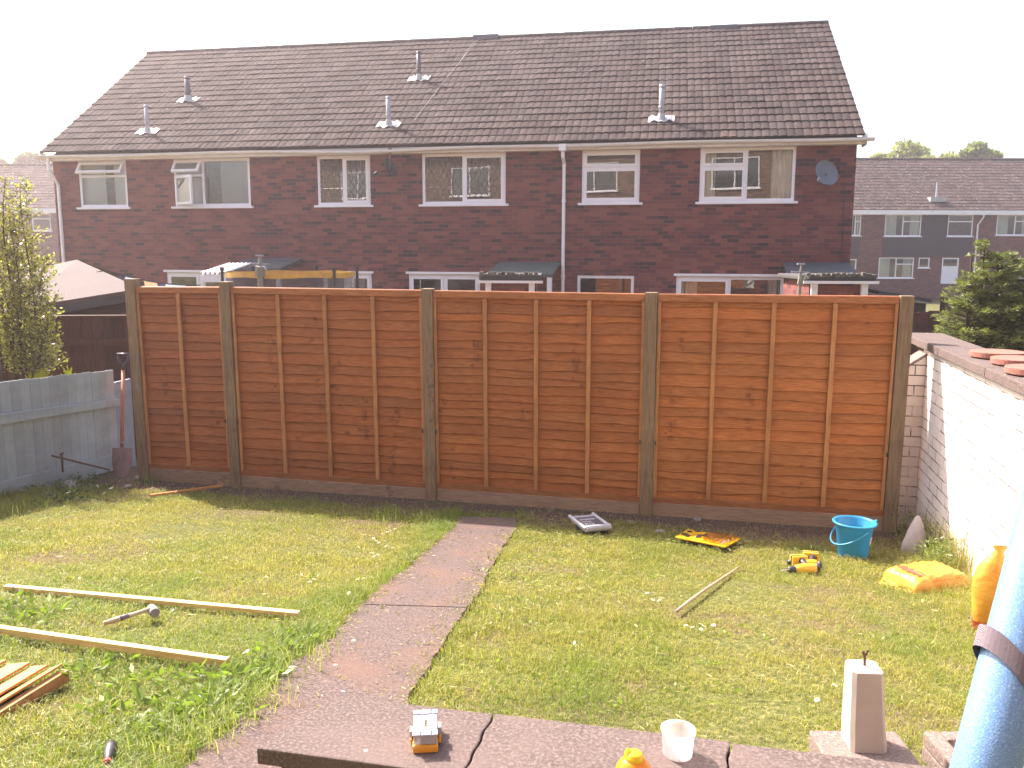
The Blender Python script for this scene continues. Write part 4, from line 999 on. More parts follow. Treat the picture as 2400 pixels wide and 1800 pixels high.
MB().box((0, -WTH, -.2), (wend + .12, 0, ctop - cth - .001)).build('wall', M['white_brick'], ww)
jx = [0.3, wl_(2326, 880).x, wl_(2214, 815).x, cend]
for a, b in zip(jx[:-1], jx[1:]):
    MB().box((a + .004, -WTH - .05, ctop - cth), (b - .004, .045, ctop)).build('coping_stone', M['coping'], ww, bev=.006)
# buttress with a sloping shoulder at the far end, reaching left behind the last fence post
bh = wl_(2172, 835).z; pm = MB(); x0, x1 = wend + .0, wend + .23
pm.hexa([(x0, .002, -.2), (x1, .002, -.2), (x1, .5, -.2), (x0, .5, -.2), (x0, .002, bh), (x1, .002, bh), (x1, .5, bh - .36), (x0, .5, bh - .36)])
pm.build('buttress', M['white_brick'], ww)
pm = MB(); pm.hexa([(x0 - .015, .0, bh + .003), (x1 + .01, .0, bh + .003), (x1 + .01, .52, bh - .37), (x0 - .015, .52, bh - .37), (x0 - .015, .0, bh + .03), (x1 + .01, .0, bh + .03), (x1 + .01, .52, bh - .345), (x0 - .015, .52, bh - .345)])
pm.build('shoulder_render', M['slab'], ww, bev=.005)
# terracotta saucers on the coping
M['terracotta'] = simple('terracotta', (0.3, 0.125, 0.09), (0.24, 0.1, 0.075), 5, .85, .2, fine=50)
WW = pmat(ww)
def saucer(px, py, r, label, ang=(0, 0)):
    c = H(px, py, ctop + .004); h = .042
    m_ = MB(); m_.lathe([(.001, 0), (r * .9, 0), (r, .006), (r, h - .004), (r * .985, h), (r * .9, h - .002), (.001, h - .003)], 40)
    o = m_.build('terracotta_saucer', M['terracotta'], smooth=False, bev=.002); o.location = c; setp(o, label, 'saucer', 'terracotta saucers on the white wall')
saucer(2338, 838, .165, 'farthest round terracotta saucer upside down on the white wall coping')
saucer(2392, 855, .165, 'middle orange round terracotta saucer on the white wall coping')
saucer(2432, 878, .165, 'nearest terracotta saucer on the wall coping, cut by the right edge')

# ------------------------------------------------------------------ low patio wall with stone coping in the foreground
CZ = .80; ct = .05
cA, cB = H(598, 1753, CZ), H(735, 1630, CZ); b1, b2 = H(948, 1648, CZ), H(1699, 1736, CZ); f1 = H(901, 1800, CZ)
pang = math.atan2(b2.y - b1.y, b2.x - b1.x); pw = thing('patio_wall', 'low brick patio wall with wide stone coping in the foreground', 'wall', (cA.x, cA.y, 0), pang)
PM = pmat(pw).inverted(); lA, lB, l1, l2, lf1 = [PM @ p for p in (cA, cB, b1, b2, f1)]
wback = (l1.y + l2.y) / 2
cx1, cx2 = (PM @ H(1150, 1700, CZ)).x, (PM @ H(1715, 1770, CZ)).x
segs = [(0, cx1), (cx1, cx2), (cx2, 3.4)]
for k, (a, b) in enumerate(segs):
    n_ = 14; poly = []
    fx_ = lambda t, x, sd: x + (.003 * math.sin(t * 19 + x * 7) + .004 * math.sin(t * 5 + x) - .022 * (1 - t)) * (0 if x in (0, 3.4) else 1) + sd * .003
    m_ = MB(); g0 = lB.x if False else 0
    back = [(fx_(t, a, 1) + (lB.x * t / max(wback, .01) if a == 0 else 0), wback * t) for t in np.linspace(0, 1, n_)]
    fwd = [(fx_(t, b, -1), wback * t) for t in np.linspace(1, 0, n_)]
    m_.prism((back + fwd)[::-1], CZ - ct, CZ + (0, .002, -.003)[k]); m_.build('coping_stone', M['coping'], pw, bev=.005)
MB().box((.055, .045, -.3), (3.35, wback - .03, CZ - ct - .001)).build('wall', M['brick_far'], pw)

# ------------------------------------------------------------------ small things
def look_dir(a, b): d = Vector(b) - Vector(a); return math.atan2(d.y, d.x)
M['fresh'] = wood_mat('fresh_batten', (0.85, 0.62, 0.3), (0.7, 0.46, 0.18), (0.25, .13, .06), grain=(1, 14, 14), knots=False, usetint=False)
M['orangewood'] = wood_mat('orange_board', (0.68, 0.32, 0.09), (0.5, 0.2, 0.05), (0.22, .09, .04), grain=(1, 14, 14), knots=False, usetint=False)
def batten(p, q, w_, h, label, mat='fresh', up=.03, name='timber_batten'):
    a, b = G(*p), G(*q); a.z += up; b.z += up; o = thing_root = None
    L = (b - a).length; m_ = MB(); n = 12
    for i in range(n): 
        pass
    m_.beam((0, 0, 0), (L, 0, 0), w_, h)
    o = m_.build(name, M[mat], bev=.0015)
    d = (b - a).normalized(); o.rotation_euler = d.to_track_quat('X', 'Z').to_euler(); o.location = a
    setp(o, label, 'batten', 'loose battens on the lawn'); return o
batten((14, 1388), (701, 1452), .034, .02, 'long pale timber batten on the lawn above the mallet')
batten((-60, 1489), (535, 1576), .03, .03, 'pale timber batten on the lawn below the mallet, orange along its side', up=.045)
batten((352, 1168), (521, 1144), .026, .018, 'short orange batten lying in the fence shadow near the spade', 'orangewood', .025)
# broken lap panel piece
c = G(60, 1600); c2 = G(-160, 1620)
lp = thing('lap_panel_piece', 'offcut of orange lap panel lying on the grass at the left edge', 'fence panel', (c.x, c.y, c.z + .05))
TP = [H(*p, c.z + .07) for p in [(147, 1563), (112, 1566), (70, 1560), (15, 1554), (-30, 1548)]]
dr = (H(-150, 1745, c.z + .07) - TP[0]).normalized(); PW = Vector(lp.location)
for k in range(4):
    a, b = TP[k] - PW, TP[k + 1] - PW; L = 1.15
    up = Vector((0, 0, .014)); a0 = a + up; b0 = b - up * .2
    m_ = MB(); th = Vector((0, 0, -.009)); w2 = .006
    m_.add([a0, b0, b0 + dr * L, a0 + dr * L, a0 + th, b0 + th, b0 + dr * L + th, a0 + dr * L + th], [(3, 2, 1, 0), (4, 5, 6, 7), (0, 1, 5, 4), (1, 2, 6, 5), (2, 3, 7, 6), (3, 0, 4, 7)])
    m_.build('board', M['orangewood'], lp)
m_ = MB(); a = TP[0] - PW + Vector((0.012, -.005, .0)); m_.beam(a + Vector((0, 0, -.03)), a + dr * 1.15 + Vector((0, 0, -.03)), .03, .045); m_.build('batten', M['batten'], lp, tint=True)
# bamboo cane
a, b = G(1586, 1445), G(1733, 1336); cane = MB(); d = b - a
cane.tube([Vector((0, 0, .03)) + d * t + Vector((0, 0, .006 * math.sin(t * 5))) for t in np.linspace(0, 1, 9)], [.0085, .009, .009, .0085, .008, .0078, .0075, .006, .004], 10)
o = cane.build('garden_cane', M['batten'] if False else simple('cane', (.5, .36, .25), (.36, .24, .17), 9, .6, .2), smooth=True); o.location = a; setp(o, 'thin brown wooden stick lying on the sunny lawn right of the path', 'stick')
# rubber mallet
a, b = G(244, 1476), G(360, 1458); ml = thing('mallet', 'rubber mallet with grey head lying between the two pale battens', 'mallet', (a.x, a.y, a.z), look_dir(a, b)); L = (b - a).length
MB().tube([(0, 0, .03), (L * .3, 0, .035), (L * .6, 0, .04), (L, 0, .05)], [.011, .013, .01, .009], 12).build('handle', simple('mallet_handle', (.62, .46, .33), (.5, .35, .25), 6, .5), ml, smooth=True)
MB().tube([(L * .32, 0, .036), (L * .5, 0, .039)], [.0134, .0112], 12).build('grip_band', simple('grip', (.2, .17, .22), None, 5, .6), ml, smooth=True)
MB().tube([(L, -.034, .035), (L, -.031, .035), (L, .031, .035), (L, .034, .035)], [.02, .023, .023, .02], 20).build('head', simple('mallet_rubber', (.26, .23, .27), (.2, .18, .21), 6, .7), ml, smooth=False, bev=.003)
# screwdriver
a, b = G(262, 1742, .035), G(246, 1800, .02); d = (G(236, 1850, .01) - a)
sd = thing('screwdriver', 'screwdriver with black and red handle lying on the grass at the bottom left', 'screwdriver', a); d.normalize(); 
hl_ = .11; MB().tube([d * 0, d * .006, d * .03, d * .07, d * .095, d * .105], [.008, .016, .0195, .018, .012, .0125], 16).build('handle', plastic('driver_black', (.035, .03, .035), .35), sd, smooth=True)
MB().tube([d * .1045, d * .118], [.013, .0115], 16).build('collar', plastic('driver_red', (.5, .03, .03), .35), sd, smooth=True)
MB().tube([d * .117, d * .27], .0035, 10).build('shaft', simple('steel', (.6, .6, .62), None, 5, .25, metal=1), sd, smooth=True)

# spade leaning on the fence corner
top = LM.inverted() @ Vector((0, 0, 0)); 
sb, st_ = G(285, 1118), V(289, 830, (LFA.x, LFA.y + .05), FA); sb.z = Z(sb.x, sb.y) + .0
sp_ = thing('garden_spade', 'old spade with grip handle leaning in the corner beside the first fence post', 'spade', sb)
d = st_ - sb; L = d.length; dn = d.normalized(); sx = Vector((1, 0, 0)); nn_ = sx.cross(dn).normalized()
MB().tube([dn * .3, dn * (L * .55), dn * (L - .16)], [.018, .017, .018], 12).build('shaft', simple('spade_shaft', (.42, .15, .07), (.3, .1, .05), 6, .6), sp_, smooth=True)
hnd = MB(); s0 = dn * (L - .17); hnd.tube([s0, s0 + dn * .05, s0 + dn * .1 + sx * .045, s0 + dn * .165 + sx * .055], [.02, .016, .011, .012], 10).tube([s0 + dn * .05, s0 + dn * .1 - sx * .045, s0 + dn * .165 - sx * .055], [.014, .011, .012], 10)
hnd.tube([s0 + dn * .165 - sx * .062, s0 + dn * .165 + sx * .062], .017, 12); hnd.build('grip_handle', plastic('spade_grip', (.05, .04, .07), .3), sp_, smooth=True)
bl_ = MB(); nb_ = 8
prof = [(-.095, .3), (-.09, .12), (-.07, .03), (0, 0), (.07, .03), (.09, .12), (.095, .3)]
def bp(u, v_): return sx * u + dn * v_ + nn_ * (.018 - 2.2 * u * u)
grid = [(u, v_) for v_ in np.linspace(0, 1, 7) for u in np.linspace(-1, 1, 9)]
bl_.add([bp(u * (.07 + .03 * min(1, v_ * 2.5)) , .02 * 0 + v_ * .29 + (1 - v_) * .03 * u * u) for u, v_ in grid], [(j * 9 + i, j * 9 + i + 1, (j + 1) * 9 + i + 1, (j + 1) * 9 + i) for j in range(6) for i in range(8)])
bl_.tube([dn * .2 + nn_ * -.012, dn * .36], [.016, .02], 10); bl_.build('blade', simple('rusty_blade', (.3, .2, .2), (.2, .12, .11), 9, .6, .3, metal=.3), sp_, smooth=True)
# rusty hoe leaning low on the grey fence
a, b = G(256, 1101, .1), V(122, 1068, (LFA.x + .12, LFA.y), lrz); ho = thing('garden_hoe', 'rusty thin hoe lying against the grey fence foot', 'hoe', a)
d = b - a; MB().tube([Vector((0, 0, 0)), d * .5, d], .009, 8).build('handle', M['dishd'] if False else simple('rust', (.16, .09, .05), (.1, .05, .03), 9, .8), ho)
e = d * .84; MB().tube([e + Vector((0, 0, .05)), e + Vector((0, 0, -.13))], .01, 8).tube([e + Vector((0, -.03, 0.04)), e + Vector((0, .03, .04))], .008, 6).build('blade', bpy.data.materials['rust'], ho)
# stones and rubble
M['stone'] = simple('stone', (.34, .3, .27), (.2, .17, .15), 6, .95, .5, .02, fine=40)
def rock(px, py, w_, h, label, seed=0, mat='stone', name='stone'):
    rn = random.Random(seed); c = G(px, py); m_ = MB(); nlat, nlon = 7, 12; vs = []
    for i in range(nlat + 1):
        for j in range(nlon):
            th = math.pi * i / nlat; ph = 2 * math.pi * j / nlon; k = 1 + .16 * math.sin(ph * 2 + seed) + rn.uniform(-.09, .09) * math.sin(th)
            vs.append((w_ / 2 * k * math.sin(th) * math.cos(ph), w_ * .38 * k * math.sin(th) * math.sin(ph), h / 2 * math.cos(th) * (1 + .1 * math.sin(ph)) + h * .35))
    m_.add(vs, [(i * nlon + j, (i + 1) * nlon + j, (i + 1) * nlon + (j + 1) % nlon, i * nlon + (j + 1) % nlon) for i in range(nlat) for j in range(nlon)])
    o = m_.build(name, M[mat]); o.location = c; o.rotation_euler = (0, 0, rn.uniform(0, 3)); setp(o, label, 'stone')
rock(166, 1147, .2, .1, 'rounded mossy stone in the shade at the foot of the grey fence', 3)
rock(327, 1124, .1, .05, 'small pale brown rubble lump in front of the first fence post', 5)
rock(300, 1143, .08, .035, 'flat rubble piece in the sun below the spade', 8)
rock(1634, 1222, .06, .045, 'small pinkish stone at the foot of the right fence panel', 9)
rock(1545, 1247, .09, .02, 'flat grey stone chip between the grey and the yellow case lids', 12)
rock(1478, 1225, .07, .02, 'small stone chip right of the grey case lid', 13)

# grey case lid with dark printed insert, propped
a, b, c_, d_ = [G(*p) for p in [(1376, 1258), (1434, 1256), (1411, 1210), (1356, 1212)]]
cs = thing('tool_case_lid', 'grey plastic tool case with dark printed label propped in the fence shadow', 'tool case', (a.x, a.y, a.z), look_dir(a, b))
M['case_grey'] = plastic('case_grey', (.42, .41, .46), .35); M['case_dark'] = simple('case_insert', (.1, .1, .12), (.07, .07, .09), 6, .4)
W_, Dp = (b - a).length * .97, .235; T = Matrix.Translation((0, 0.02, .055)) @ Matrix.Rotation(rad(5), 4, 'X')
m_ = MB(); 
def skew(m_):
    m_.xform(Matrix(((1, -.12, 0, 0), (0, 1, 0, 0), (0, 0, 1, 0), (0, 0, 0, 1)))); m_.xform(T); return m_
m_.tube([(0, 0, 0), (W_, 0, 0)], .024, 12).tube([(.0, 0, 0), (0, Dp + .03, 0)], .014, 10).tube([(W_, 0, 0), (W_, Dp + .03, 0)], .014, 10).tube([(0, Dp - .01, 0), (W_, Dp - .01, 0)], .012, 10)
m_.box((0, .0, -.03), (W_, Dp, -.004)); skew(m_).build('shell', M['case_grey'], cs, smooth=False, bev=.002)
skew(MB().box((.018, .022, -.003), (W_ - .018, Dp - .02, .004))).build('label_insert', M['case_dark'], cs)
def text_mesh(txt, size, mat, parent, Mx, name='lettering', bold=0.0, ext=.0006):
    cu = bpy.data.curves.new('lettering', 'FONT'); cu.body = txt; cu.size = size; cu.extrude = ext; cu.offset = bold; cu.align_x = 'CENTER'; cu.align_y = 'CENTER'; cu.resolution_u = 2
    ob = bpy.data.objects.new('tmp', cu); COL.objects.link(ob); dg = bpy.context.evaluated_depsgraph_get(); me = bpy.data.meshes.new_from_object(ob.evaluated_get(dg))
    bpy.data.objects.remove(ob); bpy.data.curves.remove(cu); me.transform(Mx); me.materials.clear(); me.materials.append(mat); me.name = name
    o = bpy.data.objects.new(name, me); COL.objects.link(o); o.parent = parent; return o
M['print'] = plastic('pale_print', (.62, .6, .6), .5)
SK = T @ Matrix(((1, -.12, 0, 0), (0, 1, 0, 0), (0, 0, 1, 0), (0, 0, 0, 1)))
pr_ = MB()   # blurred print bars: rows of tiny marks, not readable in the photograph
for k in range(26):
    x = .03 + k * (W_ - .07) / 26
    if k % 9 != 8: pr_.box((x, .155, .0045), (x + (W_ - .07) / 26 * .8, .168, .0055))
for k in range(20):
    x = .028 + k * (W_ - .1) / 26
    if k % 7 != 6: pr_.box((x, .115, .0045), (x + (W_ - .07) / 26 * .75, .123, .0055))
frame_t = [((.03, .05, .0045), (.03 + .07, .056, .006)), ((.03, .08, .0045), (.1, .086, .006)), ((.03, .056, .0045), (.036, .08, .006)), ((.094, .056, .0045), (.1, .08, .006))]
for q in frame_t: pr_.box(*q)
skew(pr_).build('print', M['print'], cs)
skew(MB().box((0.0, .02, -.07), (.02, .05, -.03)).box((W_ - .03, .02, -.07), (W_, .05, -.03)).box((0.02, .03, -.09), (W_ - .02, .2, -.032))).build('base', M['dark'], cs)

# yellow foam-backed tray
q = [G(*p, .05) for p in [(1582, 1258), (1700, 1281), (1737, 1261), (1612, 1240)]]
ty = thing('yellow_tray', 'flat yellow plastic tray with black cut-outs and shiny film lying by the fence', 'tray', q[0]); o0 = Vector(q[0])
a, b, c_, d_ = [p - o0 for p in q]; b2 = a.lerp(b, .93); b3 = b.lerp(c_, .3); th = Vector((0, 0, -.012))
top_ = [a, b2, b, b3, c_, d_]; n = 6
MB().add(top_ + [p + th for p in top_], [tuple(range(n)), tuple(range(2 * n - 1, n - 1, -1))] + [(i, n + i, n + (i + 1) % n, (i + 1) % n) for i in range(n)]).build('tray', plastic('tray_yellow', (.75, .42, .02), .25), ty, bev=.003)
def on(u, v_, h=.003): return a.lerp(b, u).lerp(d_.lerp(c_, u), v_) + Vector((0, 0, h))
for (u, v_, su, sv) in [(.1, .75, .05, .12), (.2, .93, .06, .1), (.1, .38, .07, .12), (.17, .3, .05, .2), (.36, .45, .05, .3), (.42, .6, .03, .28)]:
    m_ = MB(); m_.add([on(u + su * math.cos(t), v_ + sv * math.sin(t) * .6, .002) for t in np.linspace(0, 2 * math.pi, 10)[:-1]] + [on(u + su * math.cos(t), v_ + sv * math.sin(t) * .6, .006) for t in np.linspace(0, 2 * math.pi, 10)[:-1]], [tuple(range(9, 18))] + [(i, (i + 1) % 9, 9 + (i + 1) % 9, 9 + i) for i in range(9)]); m_.build('cut_out', M['dark'], ty)
m_ = MB(); rn = random.Random(2); nu_, nv_ = 14, 7; hh = [[rn.uniform(.006, .03) for _ in range(nv_ + 1)] for _ in range(nu_ + 1)]
for i in range(nu_ + 1):
    for j in range(nv_ + 1): m_.v.append(tuple(on(.46 + .5 * i / nu_, .06 + .88 * j / nv_, hh[i][j]))); m_.t.append((1, 1, 1))
m_.f += [(i * (nv_ + 1) + j, (i + 1) * (nv_ + 1) + j, (i + 1) * (nv_ + 1) + j + 1, i * (nv_ + 1) + j + 1) for i in range(nu_) for j in range(nv_)]
m_.build('clear_film', glass_mat('clear_film', .3, (.8, .7, .6), .15), ty)

# blue bucket
M['bucket'] = plastic('bucket_blue', (.05, .36, .62), .35, trans=.25)
bc = G(1998, 1303); BS = .95
bkt = thing('bucket', 'bright blue plastic bucket standing on the grass in front of the last fence panel', 'bucket', bc, .2)
rb, rt, bh_ = .1 * BS, .137 * BS, .265 * BS
MB().lathe([(.001, .004), (rb, .004), (rb, 0), (rb + .003, .01), (rt - .006, bh_ - .035), (rt - .001, bh_ - .03), (rt + .002, bh_ - .012), (rt + .016, bh_ - .012), (rt + .018, bh_ - .004), (rt + .014, bh_), (rt, bh_), (rt - .006, bh_ - .01), (rb - .003, .01), (.001, .008)], 48).build('body', M['bucket'], bkt, smooth=True)
MB().add([((rt + .012) * math.cos(t), (rt + .012) * math.sin(t), bh_ - .01) for t in (-.22, .22)] + [(rt + .045, 0, bh_ + .0), (rt + .02, -.03, bh_ - .045), (rt + .02, .03, bh_ - .045)], [(0, 1, 2), (3, 2, 4), (0, 2, 3), (1, 4, 2)]).build('spout', M['bucket'], bkt)
hp_ = [( (rt + .02) * math.cos(t), (rt + .02) * math.sin(t), bh_ - .03 - .12 * math.sin((t - 1.5) / 3.3 * math.pi)) for t in np.linspace(1.6, 4.75, 20)]
MB().tube(hp_, .006, 8).build('handle', M['bucket'], bkt, smooth=True)
m_ = MB(); f = lambda t, z: ((rb + (rt - rb) * z / bh_ + .004) * math.cos(t), (rb + (rt - rb) * z / bh_ + .004) * math.sin(t), z)
for t in np.linspace(-1.05, -.75, 4)[:-1]: m_.quad(f(t, .11), f(t + .1, .11), f(t + .1, .16), f(t, .16))
st_ = m_.build('sticker', plastic('sticker', (.75, .68, .72), .5), bkt)
m_ = MB(); m_.quad(f(-.96, .125), f(-.88, .125), f(-.88, .145), f(-.96, .145)); m_.xform(Matrix.Scale(1.006, 4)); m_.build('print', plastic('sticker_red', (.5, .1, .12), .5), bkt)
# cordless drill and impact driver lying together
M['tool_y'] = plastic('tool_yellow', (.8, .46, .03), .4); M['tool_k'] = plastic('tool_black', (.05, .042, .048), .45)
M['tool_o'] = plastic('tool_orange', (.75, .33, .06), .45); M['steel2'] = simple('bright_steel', (.7, .7, .7), None, 5, .25, metal=1)
def tool(px, py, rz, label, flip=1, bit=False):
    c = G(px, py); t = thing('cordless_drill', label, 'power tool', (c.x, c.y, c.z + .035), rz, 'power tools on the lawn')
    # lies on its side: body along x, grip along -y
    MB().tube([(-.06, 0, .0), (-.05, 0, 0), (.03, 0, 0), (.075, 0, 0), (.08, 0, 0)], [.024, .032, .033, .026, .02], 16).build('body', M['tool_y'], t, smooth=True)
    MB().tube([(-.085, 0, 0), (-.08, 0, 0), (-.0605, 0, 0)], [.014, .026, .027], 16).build('motor_cap', M['tool_k'], t, smooth=True)
    ch = MB().tube([(.0795, 0, 0), (.085, 0, 0), (.115, 0, 0), (.13, 0, 0)], [.021, .022, .02, .011], 16).build('chuck', M['tool_k'], t, smooth=True)
    if bit: MB().tube([(.128, 0, 0), (.175, 0, -.003)], .0035, 8).build('bit', M['steel2'], t)
    g = flip; MB().tube([(-.02, -.02 * g, 0), (-.026, -.06 * g, 0), (-.03, -.105 * g, 0), (-.034, -.125 * g, 0)], [.02, .018, .019, .026], 14).build('grip', M['tool_k'], t, smooth=True)
    MB().tube([(.004, -.033 * g, 0), (.0, -.05 * g, 0)], [.008, .007], 8).build('trigger', M['tool_o'], t, smooth=True)
    y0, y1 = sorted((-.126 * g, -.175 * g)); MB().box((-.075, y0, -.034), (.03, y1, .034)).build('battery', M['tool_y'], t, bev=.006)
    y0, y1 = sorted((-.138 * g, -.156 * g)); MB().box((-.077, y0, -.036), (.032, y1, .036)).build('battery_band', M['tool_k'], t, bev=.005)
    return t
tool(1893, 1334, 2.85, 'upper yellow and black cordless drill, its grip pointing to the bucket', flip=1)
tool(1890, 1345, 3.3, 'lower black and orange impact driver with a steel bit pointing left', flip=1, bit=True)

# bags
def bag_mat(name, c, c2, tr=.25):
    m = plastic(name, c, .35, trans=tr, c2=c2); nt = m.node_tree; b = nt.nodes['Principled BSDF']
    n = noise(nt, coords(nt, (1, 1, 2)), 13, 4); bump(nt, b, n, .6, .01); return m
M['obag'] = bag_mat('orange_bag', (.7, .36, .05), (.6, .26, .03), .1)
M['red_print'] = plastic('red_print', (.55, .08, .05), .5); M['orange_print'] = plastic('orange_print', (.75, .25, .04), .5)
# full bag lying on the lawn
c = G(2170, 1372); rz = .32
ob_ = thing('cement_bag', 'orange plastic bag of mix lying flat on the grass in front of the weeds', 'bag', c, rz)
def pillow(L, W_, Hh, nu=26, nv=18, pinch=.0, seed=0):
    rn = random.Random(seed); top = []; bot = []
    for i in range(nu + 1):
        for j in range(nv + 1):
            u, v_ = i / nu * 2 - 1, j / nv * 2 - 1
            e = (1 - abs(u) ** 8) * (1 - abs(v_) ** 8); k = max(0, e) ** .4
            wr = .0035 * math.sin(u * 17 + v_ * 5 + seed) + .003 * math.sin(v_ * 21 - u * 9) + .012 * (1 - u * u) * (1 - v_ * v_)
            x, y = u * L / 2 * (1 - .03 * abs(v_)), v_ * W_ / 2 * (1 - .05 * abs(u) + .02 * math.sin(u * 4))
            top.append((x, y, .02 + (Hh + wr) * k)); bot.append((x, y, .02 - .018 * k))
    f = lambda o, fl_: [((o + i * (nv + 1) + j), (o + (i + 1) * (nv + 1) + j), (o + (i + 1) * (nv + 1) + j + 1), (o + i * (nv + 1) + j + 1))[::fl_] for i in range(nu) for j in range(nv)]
    return top + bot, f(0, 1) + f(len(top), -1)
vs_, fs_ = pillow(.43, .3, .082, 40, 28, seed=4); MB().add(vs_, fs_).build('body', M['obag'], ob_, smooth=True)
MB().add([(-.2, -.14, .03), (-.215, .12, .03), (-.27, .1, .012), (-.29, -.08, .0), (-.26, -.13, .005)], [(0, 1, 2, 3, 4)]).build('end_flap', M['obag'], ob_)
def topz(x, y):
    u, v_ = x / .215, y / .15; e = max(0, (1 - abs(u) ** 8) * (1 - abs(v_) ** 8)); return .02 + (.082 + .0035 * math.sin(u * 17 + v_ * 5 + 4) + .003 * math.sin(v_ * 21 - u * 9) + .012 * (1 - u * u) * (1 - v_ * v_)) * e ** .4 + .006
def patch(mbx, x0, x1, y0, y1, n=8):
    for i in range(n):
        for j in range(4):
            a, b = x0 + (x1 - x0) * i / n, x0 + (x1 - x0) * (i + 1) / n; c_, d_ = y0 + (y1 - y0) * j / 4, y0 + (y1 - y0) * (j + 1) / 4
            mbx.quad((a, c_, topz(a, c_)), (b, c_, topz(b, c_)), (b, d_, topz(b, d_)), (a, d_, topz(a, d_)))
pm = MB(); patch(pm, -.15, -.115, -.09, .09); patch(pm, -.105, -.098, -.1, .1); pm.build('printed_band', M['red_print'], ob_)
pm = MB()
for k in range(9): patch(pm, -.08 + k * .026, -.062 + k * .026, -.128, -.108, 2); 
for k in range(9): patch(pm, -.08 + k * .026, -.066 + k * .026, -.142, -.136, 2)
for k in range(7): patch(pm, -.06 + k * .02, -.048 + k * .02, .02, .028, 2)
pm.build('print', M['orange_print'], ob_)
# tall bag standing against the wall
a, b = G(2325, 1482), None
D0 = 4.35; base = G(2330, 1482); sb_ = thing('cement_bag', 'orange bag with twisted neck standing against the white wall, partly hidden by the blue tube', 'bag', base, -.3)
hh_ = (Y(2345, 1280, base.y)).z - base.z
lv = [(0, .075, .05, 0), (.04, .1, .065, 0), (.2, .118, .08, .0), (.45, .125, .085, .0), (.6, .12, .075, .0), (.75, .075, .05, .01), (.88, .04, .03, .02), (.93, .022, .02, .025), (.97, .028, .016, .028), (1, .036, .01, .03)]
lv = [(a, b * .95, c, d - .035 * (a > .7)) for a, b, c, d in lv]
m_ = MB(); n = 26; vs_ = []
for i, (t_, rx, ry_, ox) in enumerate(lv):
    for k in range(n):
        th = 2 * math.pi * k / n; w_ = 1 + .06 * math.sin(th * 3 + i) + .03 * math.sin(th * 7 + i * 2)
        vs_.append((ox + rx * w_ * math.cos(th), ry_ * w_ * math.sin(th), t_ * hh_))
m_.add(vs_, [(i * n + k, i * n + (k + 1) % n, (i + 1) * n + (k + 1) % n, (i + 1) * n + k) for i in range(len(lv) - 1) for k in range(n)] + [tuple(range(n))[::-1]])
m_.build('body', M['obag'], sb_, smooth=True)
m_ = MB(); 
for k in range(-6, 6):
    t0, t1 = k * .2 - 1.57, (k + 1) * .2 - 1.57; m_.quad((.108 * math.cos(t0), .074 * math.sin(t0), .02), (.108 * math.cos(t1), .074 * math.sin(t1), .02), (.12 * math.cos(t1), .083 * math.sin(t1), .065), (.12 * math.cos(t0), .083 * math.sin(t0), .065))
m_.build('printed_band', M['red_print'], sb_)
# small white carrier bag, tied to a point
wb = G(2141, 1298); wbt = thing('plastic_bag', 'small white plastic bag tied to a point beside the weeds', 'bag', wb, .3)
lv = [(0, .09, .06), (.03, .1, .07), (.08, .095, .066), (.15, .068, .05), (.21, .047, .03), (.255, .026, .016), (.28, .013, .006)]
m_ = MB(); n = 22; vs_ = []
for i, (z, rx, ry_) in enumerate(lv):
    for k in range(n):
        th = 2 * math.pi * k / n; w_ = 1 + .1 * math.sin(th * 4 + i * .7) + .05 * math.sin(th * 9 + i); vs_.append((rx * w_ * math.cos(th) + z * .05, ry_ * w_ * math.sin(th), z))
m_.add(vs_, [(i * n + k, i * n + (k + 1) % n, (i + 1) * n + (k + 1) % n, (i + 1) * n + k) for i in range(len(lv) - 1) for k in range(n)])
m_.build('body', bag_mat('white_bag', (.72, .66, .67), (.58, .52, .53), .5), wbt, smooth=True)
MB().tube([(0, 0, .0), (.0, 0, .05), (0, 0, .1)], [.06, .055, .02], 12).build('contents', M['stone'], wbt)

# ------------------------------------------------------------------ things on the foreground coping
CT = CZ + .0005
# small organiser case with clear lid
p0, p1 = H(967, 1767, CT), H(1027, 1765, CT); W_ = (p1 - p0).length; rzc = look_dir(p0, p1) + .03
oc = thing('organiser_case', 'small tool organiser case with smoky clear lid and orange base on the coping', 'case', (p0.x, p0.y, CT), rzc)
Dp, hb, ht = .135, .022, .05
mo = plastic('case_orange', (.8, .36, .04), .4)
MB().box((0, 0, 0), (W_, Dp, hb)).box((-.007, .035, .004), (-.0005, .075, .024)).box((W_ + .0005, .04, .004), (W_ + .009, .08, .028)).build('base', mo, oc, bev=.004)
mcl = new_mat('smoky_lid'); nt = mcl[1]; b = mcl[2]; b.inputs['Base Color'].default_value = (.5, .48, .55, 1); b.inputs['Roughness'].default_value = .25
tr = N(nt, 'ShaderNodeBsdfTransparent'); ms = N(nt, 'ShaderNodeMixShader'); ms.inputs[0].default_value = .62; nt.links.new(tr.outputs[0], ms.inputs[1]); nt.links.new(b.outputs[0], ms.inputs[2]); nt.links.new(ms.outputs[0], nt.nodes['Material Output'].inputs[0])
lid = MB(); lid.box((.003, .003, hb + .001), (W_ - .003, Dp - .003, ht))
lo = lid.build('lid', mcl[0], oc, bev=.004)
rb_ = MB()
for x0, x1 in ((.0, W_ * .31), (W_ * .35, W_ * .73), (W_ * .77, W_)): rb_.box((x0, -.001, ht + .0005), (x1, .022, ht + .006)).box((x0, Dp - .022, ht + .0005), (x1, Dp + .001, ht + .006))
rb_.box((.002, .0225, ht + .0005), (W_ - .002, Dp - .0225, ht + .003)).box((W_ + .0005, .045, .03), (W_ + .01, .075, ht)).box((-.008, .04, .026), (-.0005, .07, ht - .006))
rb_.build('lid_ribs', plastic('lid_ribs', (.36, .35, .42), .35), oc, bev=.0015)
